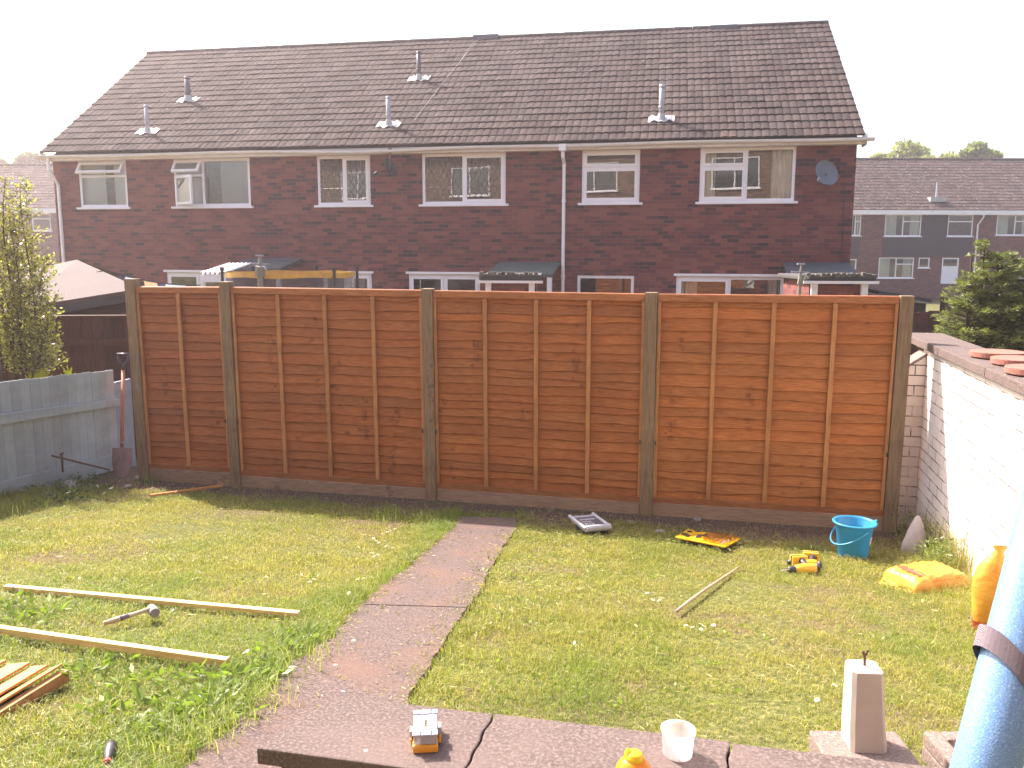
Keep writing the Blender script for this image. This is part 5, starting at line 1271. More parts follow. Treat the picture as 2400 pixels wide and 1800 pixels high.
lx0, lx1 = W_ * .4, W_ * .66; MB().box((lx0, .03, ht + .0035), (lx1, .1, ht + .0042)).build('label', plastic('cream_label', (.78, .72, .45), .5), oc)
text_mesh('DEWALT', .0128, M['tool_k'], oc, Matrix.Translation(((lx0 + lx1) / 2, .065, ht + .0046)) @ Matrix.Rotation(math.pi / 2, 4, 'Z'), bold=.0004)
it = MB(); rn = random.Random(5)
for k in range(14): x, y = rn.uniform(.012, W_ - .012), rn.uniform(.015, Dp - .015); it.tube([(x, y, hb + .004), (x + rn.uniform(-.01, .01), y + .012, hb + .006)], .003, 6)
it.build('screws', M['dark'], oc)
# translucent tub
tc_ = H(1591, 1778, CT); r0 = .0405
tb = thing('plastic_tub', 'empty translucent white plastic tub on the patio wall coping', 'tub', (tc_.x, tc_.y + .02, CT))
tm, nt, b = new_mat('frosted_plastic'); b.inputs['Base Color'].default_value = (.85, .82, .82, 1); b.inputs['Roughness'].default_value = .35
tl = N(nt, 'ShaderNodeBsdfTranslucent'); tl.inputs[0].default_value = (.92, .88, .88, 1); tp_ = N(nt, 'ShaderNodeBsdfTransparent')
m1 = N(nt, 'ShaderNodeMixShader'); m1.inputs[0].default_value = .5; nt.links.new(b.outputs[0], m1.inputs[1]); nt.links.new(tl.outputs[0], m1.inputs[2])
m2 = N(nt, 'ShaderNodeMixShader'); m2.inputs[0].default_value = .5; nt.links.new(tp_.outputs[0], m2.inputs[1]); nt.links.new(m1.outputs[0], m2.inputs[2]); nt.links.new(m2.outputs[0], nt.nodes['Material Output'].inputs[0])
MB().lathe([(.001, .003), (r0 * .9, .003), (r0 * .97, .0), (r0 * 1.0, .004), (r0 * 1.1, .066), (r0 * 1.19, .068), (r0 * 1.2, .078), (r0 * 1.16, .078), (r0 * 1.1, .074), (r0 * .97, .006), (.001, .006)], 44).build('body', tm, tb, smooth=True)
# orange squeezy toy bottle at the bottom edge
tc2 = H(1484, 1850, CT); sq = thing('spray_bottle', 'rounded orange plastic bottle with yellow pointed cap at the bottom edge', 'bottle', (tc2.x, tc2.y, CT - .0))
zt2 = Y(1468, 1752, tc2.y).z - CT
k = zt2; MB().lathe([(.001, 0), (.04, 0), (.046, .01), (.048, k * .4), (.045, k * .55), (.036, k * .66), (.028, k * .73), (.022, k * .76), (.001, k * .77)], 32).build('body', plastic('bottle_orange', (.9, .38, .03), .3, trans=.35), sq, smooth=True)
MB().lathe([(.026, k * .715), (.025, k * .8), (.02, k * .88), (.011, k * .915), (.001, k * .925)], 24).tube([(-.008, 0, k * .72), (-.014, 0, k * .86), (-.0165, 0, k * .93), (-.018, 0, k * 1.0)], [.017, .013, .008, .001], 7).tube([(.012, -.03, k * .55), (.014, -.036, k * .62)], [.008, .006], 6).build('cap', plastic('cap_yellow', (.9, .75, .05), .35, trans=.4), sq)

# concrete post stump on a slab
bzz = Z(2.2, 3.3)
M['bollard'] = simple('rough_render', (.5, .43, .38), (.42, .36, .315), 9, .95, .7, .005)
slt = .60
q = [H(*p, slt) for p in [(1892, 1738), (1897, 1709), (2098, 1709), (2155, 1785)]]
sc0 = H(2035, 1752, slt)
sl_t = thing('concrete_slab', 'square concrete slab under the tapering concrete stump', 'slab', (sc0.x, sc0.y, 0), -.02)
SLM = pmat(sl_t).inverted(); lq = [SLM @ H(*p, slt) for p in [(1896, 1710), (2098, 1710)]]
sw = abs(lq[1].x - lq[0].x); yb_ = lq[0].y; xl0 = lq[0].x
MB().box((xl0, yb_ - sw * .95, -.1), (xl0 + sw, yb_, slt - .001)).build('slab', M['slab'], sl_t, bev=.006)
pb = [H(*p, slt) for p in [(1994, 1764), (2084, 1772)]]; wpb = (pb[1] - pb[0]).length
ps = thing('concrete_stump', 'tapering rough concrete stump with a rusty bolt in its top, on a slab', 'stump', (pb[0].x, pb[0].y, slt), look_dir(*pb) * .3 - .02)
PSM = pmat(ps).inverted(); yt_ = .0
topF = [Y(2000, 1578, pb[0].y + .035), Y(2072, 1578, pb[0].y + .035)]; hP = topF[0].z - slt; wt_ = (topF[1] - topF[0]).length
ox = (PSM @ topF[0]).x; dpb = wpb * 1.0; dpt = wt_ * 1.0; iy = .035
def ringq(x0, y0, w_, d_, z, n=3, r=.012):
    return [(x0 + r, y0, z), (x0 + w_ - r, y0, z), (x0 + w_, y0 + r, z), (x0 + w_, y0 + d_ - r, z), (x0 + w_ - r, y0 + d_, z), (x0 + r, y0 + d_, z), (x0, y0 + d_ - r, z), (x0, y0 + r, z)]
m_ = MB(); rg = []
for t_ in np.linspace(0, 1, 9):
    rg += ringq(ox * t_ + random.uniform(-.001, .001), iy * t_, wpb + (wt_ - wpb) * t_, dpb + (dpt - dpb) * t_, hP * t_)
rg += ringq(ox + .01, iy + .01, wt_ - .02, dpt - .02, hP + .005)
nr_ = 10; m_.add(rg, [(i * 8 + k, i * 8 + (k + 1) % 8, (i + 1) * 8 + (k + 1) % 8, (i + 1) * 8 + k) for i in range(nr_ - 1) for k in range(8)] + [tuple((nr_ - 1) * 8 + k for k in range(8))])
m_.build('body', M['bollard'], ps)
bx, by = ox + wt_ * .52, iy + dpt * .5
MB().tube([(bx, by, hP - .01), (bx - .002, by, hP + .04)], .0045, 8).tube([(bx - .002, by, hP + .035), (bx - .009, by, hP + .055)], .004, 8).tube([(bx - .002, by, hP + .035), (bx + .008, by, hP + .058)], .004, 8).build('bolt', bpy.data.materials['rust'], ps)
# square trough at right
tz = .62; tq = [H(*p, tz) for p in [(2163, 1712), (2255, 1716)]]
tr_ = thing('stone_trough', 'square stone trough with pale inside behind the blue tube', 'trough', (tq[0].x, tq[0].y, 0), .0)
S_ = .46; rim = .055; m_ = MB(); m_.box((0, -S_, -.1), (S_, 0, tz - .05)); m_.box((0, -S_, tz - .0499), (rim, 0, tz)).box((S_ - rim, -S_, tz - .0499), (S_, 0, tz)).box((rim, -rim, tz - .0499), (S_ - rim, 0, tz)).box((rim, -S_, tz - .0499), (S_ - rim, -S_ + rim, tz)); m_.build('rim', M['slab'], tr_, bev=.008)
MB().box((rim + .001, -S_ + rim + .001, tz - .0495), (S_ - rim - .001, -rim - .001, tz - .035)).build('basin', simple('white_basin', (.75, .7, .66), (.6, .55, .52), 4, .7), tr_)

# blue foam tube with strap
fm, nt, b = new_mat('blue_foam'); v = coords(nt); n_ = noise(nt, v, 420, 2); vo = N(nt, 'ShaderNodeTexVoronoi'); vo.inputs['Scale'].default_value = 520; nt.links.new(v, vo.inputs['Vector'])
nt.links.new(ramp(nt, n_, [(.35, (.12, .24, .46)), (.6, (.17, .31, .55)), (.75, (.36, .5, .72))]), b.inputs['Base Color']); b.inputs['Roughness'].default_value = .28; bump(nt, b, vo.outputs['Distance'], .3, .0008)
def dray(px, py, dist): r_ = ray(px, py); return Vector(CAM + r_ / np.linalg.norm(r_) * dist)
e0, e1 = dray(2307, 1812, 1.30), dray(2477, 1150, 1.36); dfm = (e1 - e0).normalized(); e0 = e0 - dfm * .02; fr_ = .0375
ft = thing('foam_pole', 'blue foam covered pole with a dark strap leaning in the right foreground', 'pole', e0)
pts_ = [dfm * s for s in np.linspace(0, .95, 12)]
MB().tube([dfm * .0, dfm * .006] + pts_[1:], [fr_ * .93] + [fr_] * 12, 40).build('foam_sleeve', fm, ft, smooth=True)
MB().tube([-dfm * 1.1, dfm * .0], .019, 16).build('pole', simple('galvanised', (.45, .45, .47), None, 5, .4, metal=.8), ft, smooth=True)
sm, nt, b = new_mat('woven_strap'); w1 = N(nt, 'ShaderNodeTexWave'); w1.inputs['Scale'].default_value = 330; w1.inputs['Distortion'].default_value = 3; nt.links.new(coords(nt), w1.inputs['Vector'])
nt.links.new(ramp(nt, w1.outputs[1], [(.2, (.1, .08, .1)), (.8, (.24, .19, .22))]), b.inputs['Base Color']); b.inputs['Roughness'].default_value = .8; bump(nt, b, w1.outputs[1], .6, .001)
sc_ = dray(2382, 1590, 1.33) - e0; s_al = sc_.dot(dfm); ax = dfm; u_ = Vector(RGT); u_ = (u_ - ax * u_.dot(ax)).normalized(); w_v = ax.cross(u_)
m_ = MB(); nS = 48
def sp_pt(t, off, r): return ax * (s_al + off - .032 * math.cos(t) ) + (u_ * math.cos(t) + w_v * math.sin(t)) * r
for i in range(nS):
    t0, t1 = 2 * math.pi * i / nS, 2 * math.pi * (i + 1) / nS; rr_ = lambda t: fr_ + .002 + .007 * max(0, -math.cos(t)) ** 4
    for o0, o1 in ((-.014, .014),):
        m_.quad(sp_pt(t0, o0, rr_(t0)), sp_pt(t1, o0, rr_(t1)), sp_pt(t1, o1, rr_(t1)), sp_pt(t0, o1, rr_(t0)))
        m_.quad(sp_pt(t0, o1, rr_(t0)), sp_pt(t1, o1, rr_(t1)), sp_pt(t1, o1, rr_(t1) + .0018), sp_pt(t0, o1, rr_(t0) + .0018))
        m_.quad(sp_pt(t0, o1, rr_(t0) + .0018), sp_pt(t1, o1, rr_(t1) + .0018), sp_pt(t1, o0, rr_(t1) + .0018), sp_pt(t0, o0, rr_(t0) + .0018))
m_.build('strap', sm, ft, smooth=False)

# ------------------------------------------------------------------ grass
M['grass'] = leaf_mat('grass_blades', .4, .5)
def lawn_ok(x, y): return (cdist(x, y) > .06) & (x > fence_left_x(y) - .02) & (x < wall_x(y) - .03) & (~in_path(x, y, -.02)) & (y > 2.0)
def fbm(x, y, s, seed=0):
    r = np.zeros_like(x); rg = np.random.default_rng(seed)
    for k in range(5):
        a = rg.uniform(0, 6.28); f = s * 1.7 ** k; r += np.sin(f * (x * np.cos(a) + y * np.sin(a)) + rg.uniform(0, 6.28)) * np.sin(f * (y * np.cos(a + 1) - x * np.sin(a + 1)) + rg.uniform(0, 6)) / 1.35 ** k
    return r / 2.2
def in_frustum(x, y, m=60):
    z = gz(x, y); d = np.column_stack([x, y, z]) - CAM; zz_ = d @ FWD
    px = 1200 + FPX * (d @ RGT) / zz_; py = 900 - FPX * (d @ UPV) / zz_
    return (zz_ > .3) & (px > -m - 60) & (px < 2400 + m + 60) & (py < 1800 + m + 200)
NB = 1500000
x = RNG.uniform(-5.2, 4.2, NB); y = RNG.uniform(2.05, 8.6, NB)
k = lawn_ok(x, y) & in_frustum(x, y); x, y = x[k], y[k]
c = cdist(x, y); f1 = fbm(x, y, 2.3, 1); f2 = fbm(x, y, 9, 2); f3 = fbm(x, y, 28, 5)
dens = np.clip(.66 + .45 * f1 + .38 * f2 + .2 * f3, .06, 1) * np.clip((c - .2 + .25 * fbm(x, y, 5, 9)) / .8, .04, 1)
pb1 = G(870, 1225); pb2 = G(130, 1300); pb3 = G(590, 1205); pb4 = G(1520, 1330)
for pc, sx_, sy_, am in ((pb1, .9, .2, .85), (pb2, .5, .16, .75), (pb3, .6, .25, .6), (pb4, .9, .35, .35)):
    dens *= 1 - am * np.exp(-((x - pc.x) / sx_) ** 2 - ((y - pc.y) / sy_) ** 2)
dens *= np.clip(1.0 - (6.5 - y) * .02, .8, 1)
k = RNG.uniform(0, 1, len(x)) < dens; x, y, c, f1, f2, f3 = [q[k] for q in (x, y, c, f1, f2, f3)]
pyl = np.interp(y, [q[0] for q in pl], [q[1] for q in pl]); pyr = np.interp(y, [q[0] for q in pr], [q[1] for q in pr])
near_l = np.exp(-((x - pyl) / .25) ** 2) * (x < pyl); near_r = np.exp(-((x - pyr) / .18) ** 2) * (x > pyr)
near_f = np.exp(-((x - fence_left_x(y)) / .4) ** 2); near_w = np.exp(-((wall_x(y) - x) / .3) ** 2) * (y < 6.4)
bl_corner = np.clip((-x - .6) / 2, 0, 1) * np.clip((4.9 - y) / 1.5, 0, 1)
hg = (.022 + .01 * RNG.random(len(x)) + .012 * np.clip(f2, -1, 1) + .035 * near_l + .018 * near_r + .08 * near_f * RNG.random(len(x)) + .12 * near_w * RNG.random(len(x)) ** 2 + .022 * bl_corner) * (.55 + 1.0 * RNG.random(len(x)) ** 1.6)
hg = np.clip(hg, .01, .3)
gcol = np.empty((len(x), 3)); g = np.clip(.5 + .5 * f1 + .25 * f3 + .35 * bl_corner + .3 * near_l + RNG.normal(0, .2, len(x)), 0, 1)[:, None]
gcol = np.array([[.4, .335, .098]]) * (1 - g) + np.array([[.185, .245, .047]]) * g
dry = RNG.random(len(x)) < np.clip(.17 - .15 * f1 - .1 * near_l, .03, .5); gcol[dry] = np.array([.5, .41, .21]) * RNG.uniform(.7, 1.15, (dry.sum(), 1))
gcol *= RNG.uniform(.75, 1.25, (len(x), 1))
gr_o = blades('grass', np.column_stack([x, y]), hg, RNG.uniform(.0015, .0034, len(x)) * (1 + .35 * (y > 5)), RNG.uniform(.2, 1.2, len(x)), gcol, M['grass'])
setp(gr_o, 'short patchy yellow green lawn grass on both sides of the path', 'grass', kind='stuff')
print('grass blades', len(x))
# mown clippings, pale and lying flat
NC = 60000; x = RNG.uniform(-4.5, 3.6, NC); y = RNG.uniform(2.6, 8.2, NC)
f = fbm(x, y, 2.6, 21); rgt = (x > np.interp(y, [q[0] for q in pr], [q[1] for q in pr])); strip = np.exp(-((x - np.interp(y, [q[0] for q in pr], [q[1] for q in pr]) - .35) / .45) ** 2) * rgt * (y > 4.2)
hump = np.exp(-(cdist(x, y) - 1.0) ** 2 / .12) * rgt
k = lawn_ok(x, y) & in_frustum(x, y) & (RNG.random(NC) < np.clip(.1 + .25 * f + .7 * strip + .5 * hump, .03, 1)); x, y = x[k], y[k]
n = len(x); L = RNG.uniform(.015, .05, n); dirs = np.column_stack([RNG.normal(size=n), RNG.normal(size=n), RNG.uniform(-.1, .25, n)])
cc_ = np.array([[.45, .4, .21]]) * RNG.uniform(.6, 1.2, (n, 1)); gg = RNG.random(n) < .35; cc_[gg] = np.array([.3, .36, .12]) * RNG.uniform(.8, 1.2, (gg.sum(), 1))
v_, q_, t_ = leaves(np.column_stack([x, y, gz(x, y) + RNG.uniform(.015, .04, n)]), L, cc_, .1, .09, dirs, 0)
# strays blown onto the path and ragged growth over its right edge
ns = 1500; ys_ = RNG.uniform(2.7, 6.3, ns); ea, eb = np.interp(ys_, [q[0] for q in pl], [q[1] for q in pl]), np.interp(ys_, [q[0] for q in pr], [q[1] for q in pr])
sd_ = RNG.random(ns); off_ = RNG.exponential(.07, ns); xs_ = np.where(sd_ < .45, ea + off_, np.where(sd_ < .9, eb - off_, ea + (eb - ea) * RNG.random(ns)))
v2, q2, t2 = leaves(np.column_stack([xs_, ys_, gz(xs_, ys_) + .028]), RNG.uniform(.008, .035, ns), np.array([[.42, .34, .2]]) * RNG.uniform(.35, 1.2, (ns, 1)), .1, .16, np.column_stack([RNG.normal(size=ns), RNG.normal(size=ns), np.zeros(ns)]), 0)
q_ = np.vstack([q_, q2 + len(v_)]); v_ = np.vstack([v_, v2]); t_ = np.vstack([t_, t2])
setp(np_mesh('grass_clippings', v_, q_, M['grass'], t_), 'pale dry mown clippings scattered over the lawn', 'clippings', kind='stuff')
# broadleaf weeds: path edge, lawn, wall foot
def weeds(name, label, pts, rr, nleaf, Ls, hmax, colr, asp=.5):
    C_, S_, K_, Dd = [], [], [], []
    for (px, py) in pts:
        p = G(px, py); n = nleaf; a = RNG.uniform(0, 6.28, n); r = RNG.uniform(0, rr, n) ** 1
        xx, yy_ = p.x + r * np.cos(a), p.y + r * np.sin(a); z = gz(xx, yy_) + RNG.uniform(.01, hmax, n)
        C_.append(np.column_stack([xx, yy_, z])); S_.append(RNG.uniform(*Ls, n)); K_.append(np.array([colr]) * RNG.uniform(.6, 1.35, (n, 1))); Dd.append(np.column_stack([np.cos(a), np.sin(a), RNG.uniform(.1, .7, n)]))
    v_, q_, t_ = leaves(np.vstack(C_), np.concatenate(S_), np.vstack(K_), .35, asp, np.vstack(Dd), .1)
    return setp(np_mesh(name, v_, q_, M['weed'], t_), label, 'weeds', kind='stuff')
M['weed'] = leaf_mat('weed_leaves', .35, .4)
wp = []
for t_ in np.linspace(0, 1, 34): wp.append((760 - 330 * t_ + random.uniform(-40, 12), 1480 + 230 * t_ + random.uniform(-20, 20)))
wp += [(random.uniform(180, 600), random.uniform(1560, 1700)) for _ in range(30)] + [(random.uniform(0, 120), random.uniform(1400, 1480)) for _ in range(10)]
weeds('weeds', 'broad leaved dandelion and dock weeds along the left edge of the path', wp, .09, 15, (.025, .06), .045, (.2, .27, .06), .36)
wp = [(random.uniform(1080, 1330), random.uniform(1300, 1480)) for _ in range(26)] + [(random.uniform(1000, 2200), random.uniform(1350, 1690)) for _ in range(36)] + [(random.uniform(100, 900), random.uniform(1280, 1450)) for _ in range(24)]
weeds('weeds', 'scattered small rosette weeds in the lawn right of the path', wp, .06, 9, (.014, .032), .02, (.24, .3, .07), .5)
wp = [(2190 + random.uniform(-25, 90), 1330 + random.uniform(-40, 25)) for _ in range(26)] + [(2150 + random.uniform(-60, 30), 1270 + random.uniform(-15, 15)) for _ in range(5)]
weeds('weeds', 'bushy green weeds at the foot of the white wall', wp, .1, 60, (.015, .04), .2, (.17, .22, .06), .3)
wp = [(random.uniform(0, 260), 1175 - .0 * 0 + random.uniform(-35, 10)) for _ in range(22)]
weeds('weeds', 'dark weeds in the shade along the grey side fence', wp, .1, 22, (.03, .06), .12, (.06, .09, .03), .35)
# tall dry grass stems against the white wall and the grey fence
def stems(name, label, centres, n, h, colr, w_=.004):
    xs_ = np.concatenate([RNG.normal(G(*c).x, .07, n) for c in centres]); ys_ = np.concatenate([RNG.normal(G(*c).y, .09, n) for c in centres]); m = len(xs_)
    xs_ = np.minimum(xs_, wall_x(ys_) - .02)
    o = blades(name, np.column_stack([xs_, ys_]), RNG.uniform(h * .4, h, m), np.full(m, w_), RNG.uniform(.1, .7, m), np.array([colr]) * RNG.uniform(.7, 1.3, (m, 1)), M['grass'])
    return setp(o, label, 'grass', kind='stuff')
stems('tall_grass', 'tall dry grass stems leaning against the white wall', [(2195, 1290), (2225, 1310), (2250, 1330), (2280, 1345), (2165, 1270), (2300, 1350)], 55, .42, (.36, .31, .14))
stems('tall_grass', 'tufts of long green grass in front of the posts and the grey fence', [(60, 1190), (85, 1195), (150, 1175), (20, 1210), (350, 1135), (360, 1130), (930, 1215), (905, 1222), (985, 1232)], 40, .17, (.2, .24, .07))
stems('tall_grass', 'arching pale grass overhanging the left side of the path', [(640, 1640), (600, 1660), (560, 1690), (520, 1710), (690, 1570), (720, 1540), (470, 1730), (440, 1760)], 60, .13, (.33, .34, .14))
stems('tall_grass', 'low ragged grass creeping over the right edge of the path', [(1195, 1268), (1172, 1300), (1150, 1345), (1128, 1385), (1108, 1415), (1085, 1450), (1055, 1490), (1035, 1520), (1010, 1560), (985, 1605), (965, 1640)], 45, .075, (.27, .29, .08))
# daisies
dm = plastic('daisy_white', (.85, .83, .8), .6, trans=.3); dy = plastic('daisy_yellow', (.7, .5, .05), .7)
def daisy(px, py, first=[None]):
    p = G(px, py, .045)
    if first[0] is None:
        t = thing('daisy', 'small white daisy', 'flower', p, 0, 'daisies in the lawn')
        m_ = MB()
        for k in range(11): a = 2 * math.pi * k / 11; m_.add([(0.002 * math.cos(a), .002 * math.sin(a), 0), (.009 * math.cos(a - .2), .009 * math.sin(a - .2), .0015), (.013 * math.cos(a), .013 * math.sin(a), .001), (.009 * math.cos(a + .2), .009 * math.sin(a + .2), .0015)], [(0, 1, 2, 3)])
        m_.build('petals', dm, t); MB().lathe([(.004, .001), (.0035, .003), (.001, .004)], 10).build('centre', dy, t); MB().tube([(0, 0, -.045), (0, 0, 0)], .0012, 5).build('stem', M['batten'] if False else plastic('stem_green', (.15, .22, .06), .6), t)
        first[0] = t
    else:
        t = copy_tree(first[0]); t.location = p
    t.rotation_euler = (random.uniform(-.3, .5), random.uniform(-.3, .3), random.uniform(0, 6)); return t
sets = [('small white daisies patched on the left lawn near the far path end', [(853, 1253), (875, 1262), (882, 1268), (888, 1272), (908, 1247), (914, 1243), (903, 1268), (921, 1284), (886, 1300), (877, 1304), (870, 1296), (926, 1240), (905, 1280), (895, 1252)]),
        ('small white daisies around the crack of the path on the left lawn', [(735, 1357), (727, 1364), (818, 1390), (838, 1358), (852, 1356)]),
        ('small white daisies beyond the thin stick on the right lawn', [(1517, 1390), (1532, 1389), (1530, 1406), (1545, 1407)]),
        ('small white daisies below the thin stick on the right lawn', [(1490, 1466), (1607, 1466), (1623, 1470), (1643, 1463), (1650, 1468), (1643, 1475), (1672, 1465)]),
        ('white daisies left of the concrete stump', [(1956, 1606), (1915, 1640)])]
for lab, pp in sets:
    for q in pp:
        o = daisy(*q); o['label'] = lab; o['group'] = lab.replace('small ', '')

# ------------------------------------------------------------------ shrubs, conifer, trees
M['bark'] = simple('bark', (.09, .06, .045), (.05, .035, .03), 12, .9, .5)
M['leaf'] = leaf_mat('shrub_leaves', .5, .28, boost=1.2); M['needle'] = leaf_mat('conifer_needles', .3, .5); M['tleaf'] = leaf_mat('tree_leaves', .4, .5)
def foliage(par, name, C_, S_, K_, mat, asp=.45, dirs=None, spread=.6, ub=.2):
    v_, q_, t_ = leaves(C_ - np.array(par.location), S_, K_, spread, asp, dirs, ub); o = np_mesh(name, v_, q_, mat, t_); o.parent = par; return o
# leafy backlit shrub at left
sy = 9.0; root = Y(35, 900, sy); shb = thing('leafy_shrub', 'tall open shrub with small shiny backlit leaves behind the grey fence', 'shrub', (root.x, sy, 0))
st = MB(); C_ = []; Dv = []
def px_w(px, py, y): return np.array(Y(px, py, y))
stemdefs = [((45, 900), (20, 420), .016), ((75, 900), (62, 430), .014), ((20, 900), (-30, 400), .016), ((60, 900), (100, 600), .01), ((30, 900), (85, 560), .01), ((0, 900), (-90, 380), .016), ((-60, 900), (-150, 420), .016), ((10, 900), (45, 480), .012), ((55, 900), (30, 520), .012), ((85, 890), (95, 660), .009), ((25, 900), (0, 520), .012), ((70, 880), (120, 740), .008), ((80, 890), (118, 700), .008), ((60, 890), (105, 780), .008), ((90, 890), (130, 800), .007), ((40, 880), (140, 850), .008), ((50, 700), (125, 640), .006)]
for (a_, b_, r_) in stemdefs:
    y_ = sy + RNG.uniform(-.3, .3); A_, B_ = px_w(*a_, y_), px_w(*b_, y_); n = 12; pts = []
    for i in range(n): t_ = i / (n - 1); pts.append(A_ + (B_ - A_) * t_ + np.array([.05 * math.sin(t_ * 5 + a_[0]), .05 * math.cos(t_ * 4), 0]))
    st.tube([Vector(p) - shb.location for p in pts], [r_ * (1 - .8 * i / (n - 1)) for i in range(n)], 7)
    L_ = np.linalg.norm(B_ - A_)
    for s in range(int(L_ * 52)):
        t_ = RNG.uniform(.08, 1.0); p = A_ + (B_ - A_) * t_; a = RNG.uniform(0, 6.28); bl_n = RNG.uniform(.1, .42) * (1 - .55 * t_)
        d = np.array([math.cos(a), math.sin(a) * .8, RNG.uniform(.25, .9)]); d /= np.linalg.norm(d); e = p + d * bl_n
        st.tube([Vector(p) - shb.location, Vector(e) - shb.location], [.003, .0012], 4, cap=False)
        m = int(6 + bl_n * 34); u = RNG.uniform(.1, 1, m)[:, None]; C_.append(p + (e - p) * u + RNG.normal(0, .018, (m, 3))); Dv.append(np.repeat(d[None], m, 0))
C_ = np.vstack(C_); Dv = np.vstack(Dv); n = len(C_); br = RNG.random(n)[:, None]
up_ = np.clip((C_[:, 2:3] - 1.2) / 1.4, 0, 1)
K_ = np.array([[.09, .095, .045]]) * (1 - br) + np.array([[.5, .44, .15]]) * br
K_ *= RNG.uniform(.7, 1.3, (n, 1)); foliage(shb, 'foliage', C_, RNG.uniform(.022, .05, n), K_, M['leaf'], .5, Dv, .9, .1)
st.build('stems', M['bark'], shb); print('shrub leaves', n)
# ferns peeping over the grey fence
def fern(px, py, h, spread, label, n=7):
    t = thing('fern', label, 'fern', Y(px, py + 60, 8.9), 0, 'ferns behind the grey fence'); z0 = Y(px, py, 8.9).z - t.location.z; m_ = MB()
    for k in range(n):
        a = math.pi * (k + .5) / n; dx = math.cos(a) * spread; dz_ = z0 * (.55 + .45 * math.sin(a)); pts = [Vector((dx * s * s * 1.0, RNG.uniform(-.01, .01), dz_ * (s ** .8))) for s in np.linspace(0, 1, 12)]
        m_.tint((.5, .52, .03)); m_.tube(pts, .003, 4, cap=False)
        for i in range(3, 12):
            p = pts[i]; d = (pts[i] - pts[i - 1]).normalized(); s = Vector((-d.z, 0, d.x)); w_ = h * (1 - (i - 3) / 9.2)
            for sg in (-1, 1): e = p + s * sg * w_ + d * w_ * .35; m_.add([p, p + d * .012 + s * sg * w_ * .5, e, p - d * .006 + s * sg * w_ * .5], [(0, 1, 2, 3)])
    m_.build('fronds', M['weed'], t, tint=True)
fern(92, 858, .07, .14, 'bright yellow green fern poking above the grey fence', 9)
fern(162, 857, .05, .08, 'smaller browner fern tip above the grey fence, right of the bright one', 5)
# conifer at right
cy = 9.6; cn = thing('conifer', 'feathery dark green conifer behind the white wall', 'tree', (Y(2330, 840, cy).x, cy, HZ))
C_, Dv, K_ = [], [], []; tk = MB(); cx0 = cn.location.x
def sprays(P, R_, nb, zr, dark=1.0):
    for s in range(nb):
        z = RNG.uniform(*zr); f = (z - zr[0]) / (zr[1] - zr[0]); a = RNG.uniform(0, 6.28); L_ = R_ * (1.0 - .72 * f ** 2.2) * RNG.uniform(.45, 1.25)
        p0_ = np.array([P[0], P[1], z]); d = np.array([math.cos(a), math.sin(a), RNG.uniform(.05, .5)]); d /= np.linalg.norm(d)
        tk.tube([Vector(p0_) - cn.location, Vector(p0_ + d * L_ * .9) - cn.location], [.008, .002], 4, cap=False)
        m = int(150 * L_ / .6) + 30; u = RNG.uniform(.25, 1, m) ** .7; side = np.cross(d, [0, 0, 1]); sc = (1.05 - u) * .22 * L_ + .015
        q = p0_ + d * (u * L_)[:, None] + side * (RNG.normal(0, 1, m) * sc)[:, None] + np.array([0, 0, 1]) * (RNG.normal(0, .35, m) * sc - .1 * u ** 3 * L_)[:, None]
        C_.append(q); Dv.append(d * .8 + side * RNG.normal(0, .5, m)[:, None]); tip = np.clip(u + RNG.normal(0, .15, m), 0, 1)[:, None] ** 2
        bright = RNG.uniform(.7, 1.3); K_.append((np.array([[.06, .085, .035]]) * (1 - tip) + np.array([[.26, .28, .09]]) * tip) * bright)
def cp(px, py, y_=cy): p = Y(px, py, y_); return (p.x, y_)
zt_ = Y(2290, 600, cy).z
sprays(cp(2335, 700), .6, 260, (.1, Y(0, 592, cy).z)); sprays(cp(2400, 700), .66, 260, (.1, Y(0, 610, cy).z)); sprays(cp(2275, 700), .5, 190, (.2, Y(0, 640, cy).z)); sprays(cp(2470, 700, cy + .3), .8, 150, (.1, Y(0, 600, cy).z))
sprays(cp(2298, 600), .14, 16, (Y(0, 600, cy).z, Y(0, 556, cy).z)); sprays(cp(2362, 600), .12, 8, (Y(0, 610, cy).z, Y(0, 592, cy).z))
C_, Dv, K_ = np.vstack(C_), np.vstack(Dv), np.vstack(K_); n = len(C_); foliage(cn, 'foliage', C_, RNG.uniform(.03, .07, n), K_ * RNG.uniform(.75, 1.25, (n, 1)), M['needle'], .15, Dv, .35, .0)
for px in (2330, 2400, 2270, 2470, 2298): x_ = cp(px, 700)[0] - cx0; tk.tube([(x_, 0, 0), (x_, 0, (zt_ if px != 2298 else Y(0, 562, cy).z) - HZ)], [.04, .008], 8)
tk.build('trunk', M['bark'], cn); print('conifer', n)
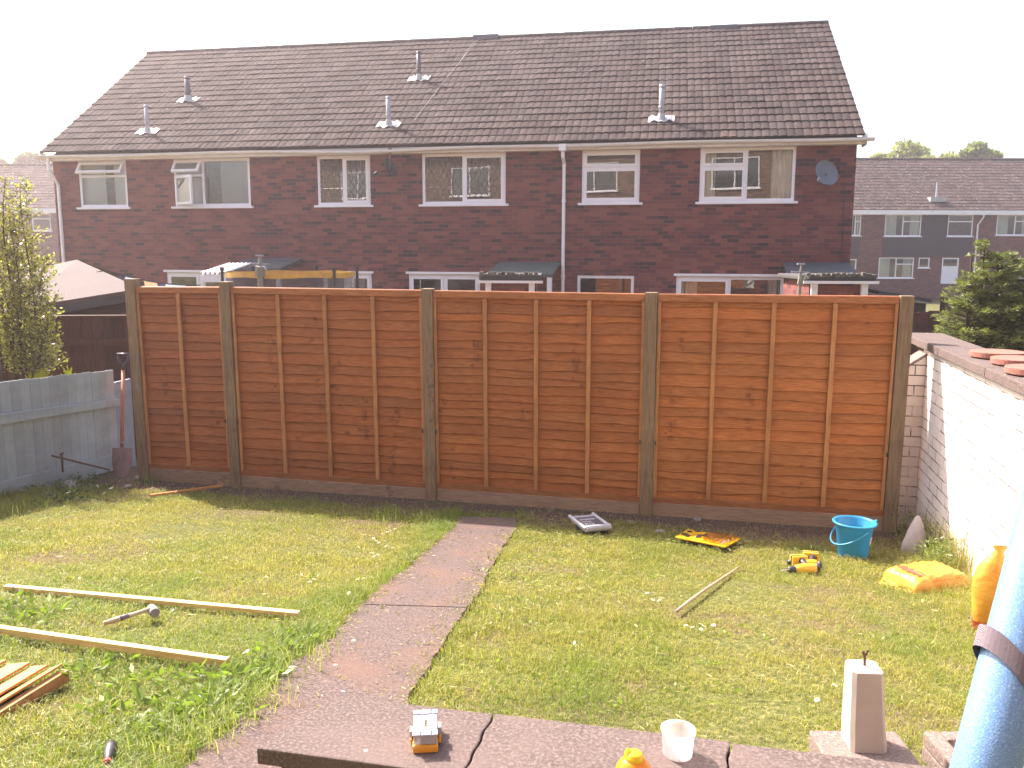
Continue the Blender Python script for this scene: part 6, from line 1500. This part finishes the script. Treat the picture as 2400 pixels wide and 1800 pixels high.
# far trees
def tree(px0, px1, pytop, D, label, seed, base_col=(.3, .33, .12)):
    rn = np.random.default_rng(seed); a, b = Y(px0, pytop, D), Y(px1, pytop, D); W_ = (b.x - a.x) / 2; cxx = (a.x + b.x) / 2
    t = thing('tree', label, 'tree', (cxx, D, -1.0), 0, 'trees behind the far roofs'); Ht = a.z + 1; C_, K_ = [], []; tm_ = MB()
    tm_.tube([(0, 0, 0), (.1, 0, Ht * .35), (0, 0, Ht * .75)], [.4, .3, .08], 9)
    ch = min(W_ * 1.5, Ht * .45)
    for k in range(26):
        th = rn.uniform(0, 6.28); ph = rn.uniform(-.2, 1); r = rn.uniform(.35, .85); q = np.array([math.cos(th) * W_ * r, math.sin(th) * W_ * r, Ht - ch + ch * .85 * ph * (1 - .45 * r ** 2)])
        R_ = W_ * rn.uniform(.22, .4); m = 620; v = rn.normal(size=(m, 3)); v /= np.linalg.norm(v, axis=1)[:, None]; v *= (rn.uniform(.5, 1, m) ** .5)[:, None] * R_ * np.array([1, 1, .75]); P = q + v; P[:, 2] = np.minimum(P[:, 2], Ht)
        C_.append(P); K_.append(np.array([base_col]) * rn.uniform(.5, 1.4, (m, 1)) * rn.uniform(.75, 1.2)); tm_.tube([(0, 0, Ht * .4), tuple(q)], [.12, .03], 5, cap=False)
    C_, K_ = np.vstack(C_), np.vstack(K_); v_, q_, t_ = leaves(C_, rn.uniform(.2, .42, len(C_)) * D / 70, K_, 1, .6, None, .1); o = np_mesh('crown', v_, q_, M['tleaf'], t_); o.parent = t
    tm_.build('trunk', M['bark'], t)
tree(2076, 2246, 322, 72, 'broad light green tree crown above the right far roof, left of the smaller one', 1)
tree(2244, 2336, 332, 70, 'rounded smaller tree crown above the right far roof', 2, (.24, .28, .11))
tree(2050, 2082, 362, 78, 'tiny tree tip above the right far roof next to the main terrace', 3)
tree(44, 118, 352, 70, 'pale tree crown above the left far roof beside the main terrace eaves', 4, (.16, .18, .07))
tree(-40, 16, 376, 72, 'pale tree crown at the left edge above the far roof', 5, (.16, .18, .07))

# ------------------------------------------------------------------ air volume added to imitate a veil of lens glare
GLARE_VEIL = True
if GLARE_VEIL:
    hz = MB().box((-70, -30, -3), (110, 100, 14)).build('glare_veil', bpy.data.materials.new('glare_veil_air')); m = hz.data.materials[0]; m.use_nodes = True; nt = m.node_tree
    nt.nodes.remove(nt.nodes['Principled BSDF']); pv = N(nt, 'ShaderNodeVolumePrincipled'); pv.inputs['Color'].default_value = (.95, .85, .9, 1); pv.inputs['Density'].default_value = .0024; pv.inputs['Anisotropy'].default_value = .62
    nt.links.new(pv.outputs[0], nt.nodes['Material Output'].inputs['Volume']); setp(hz, kind='stuff')
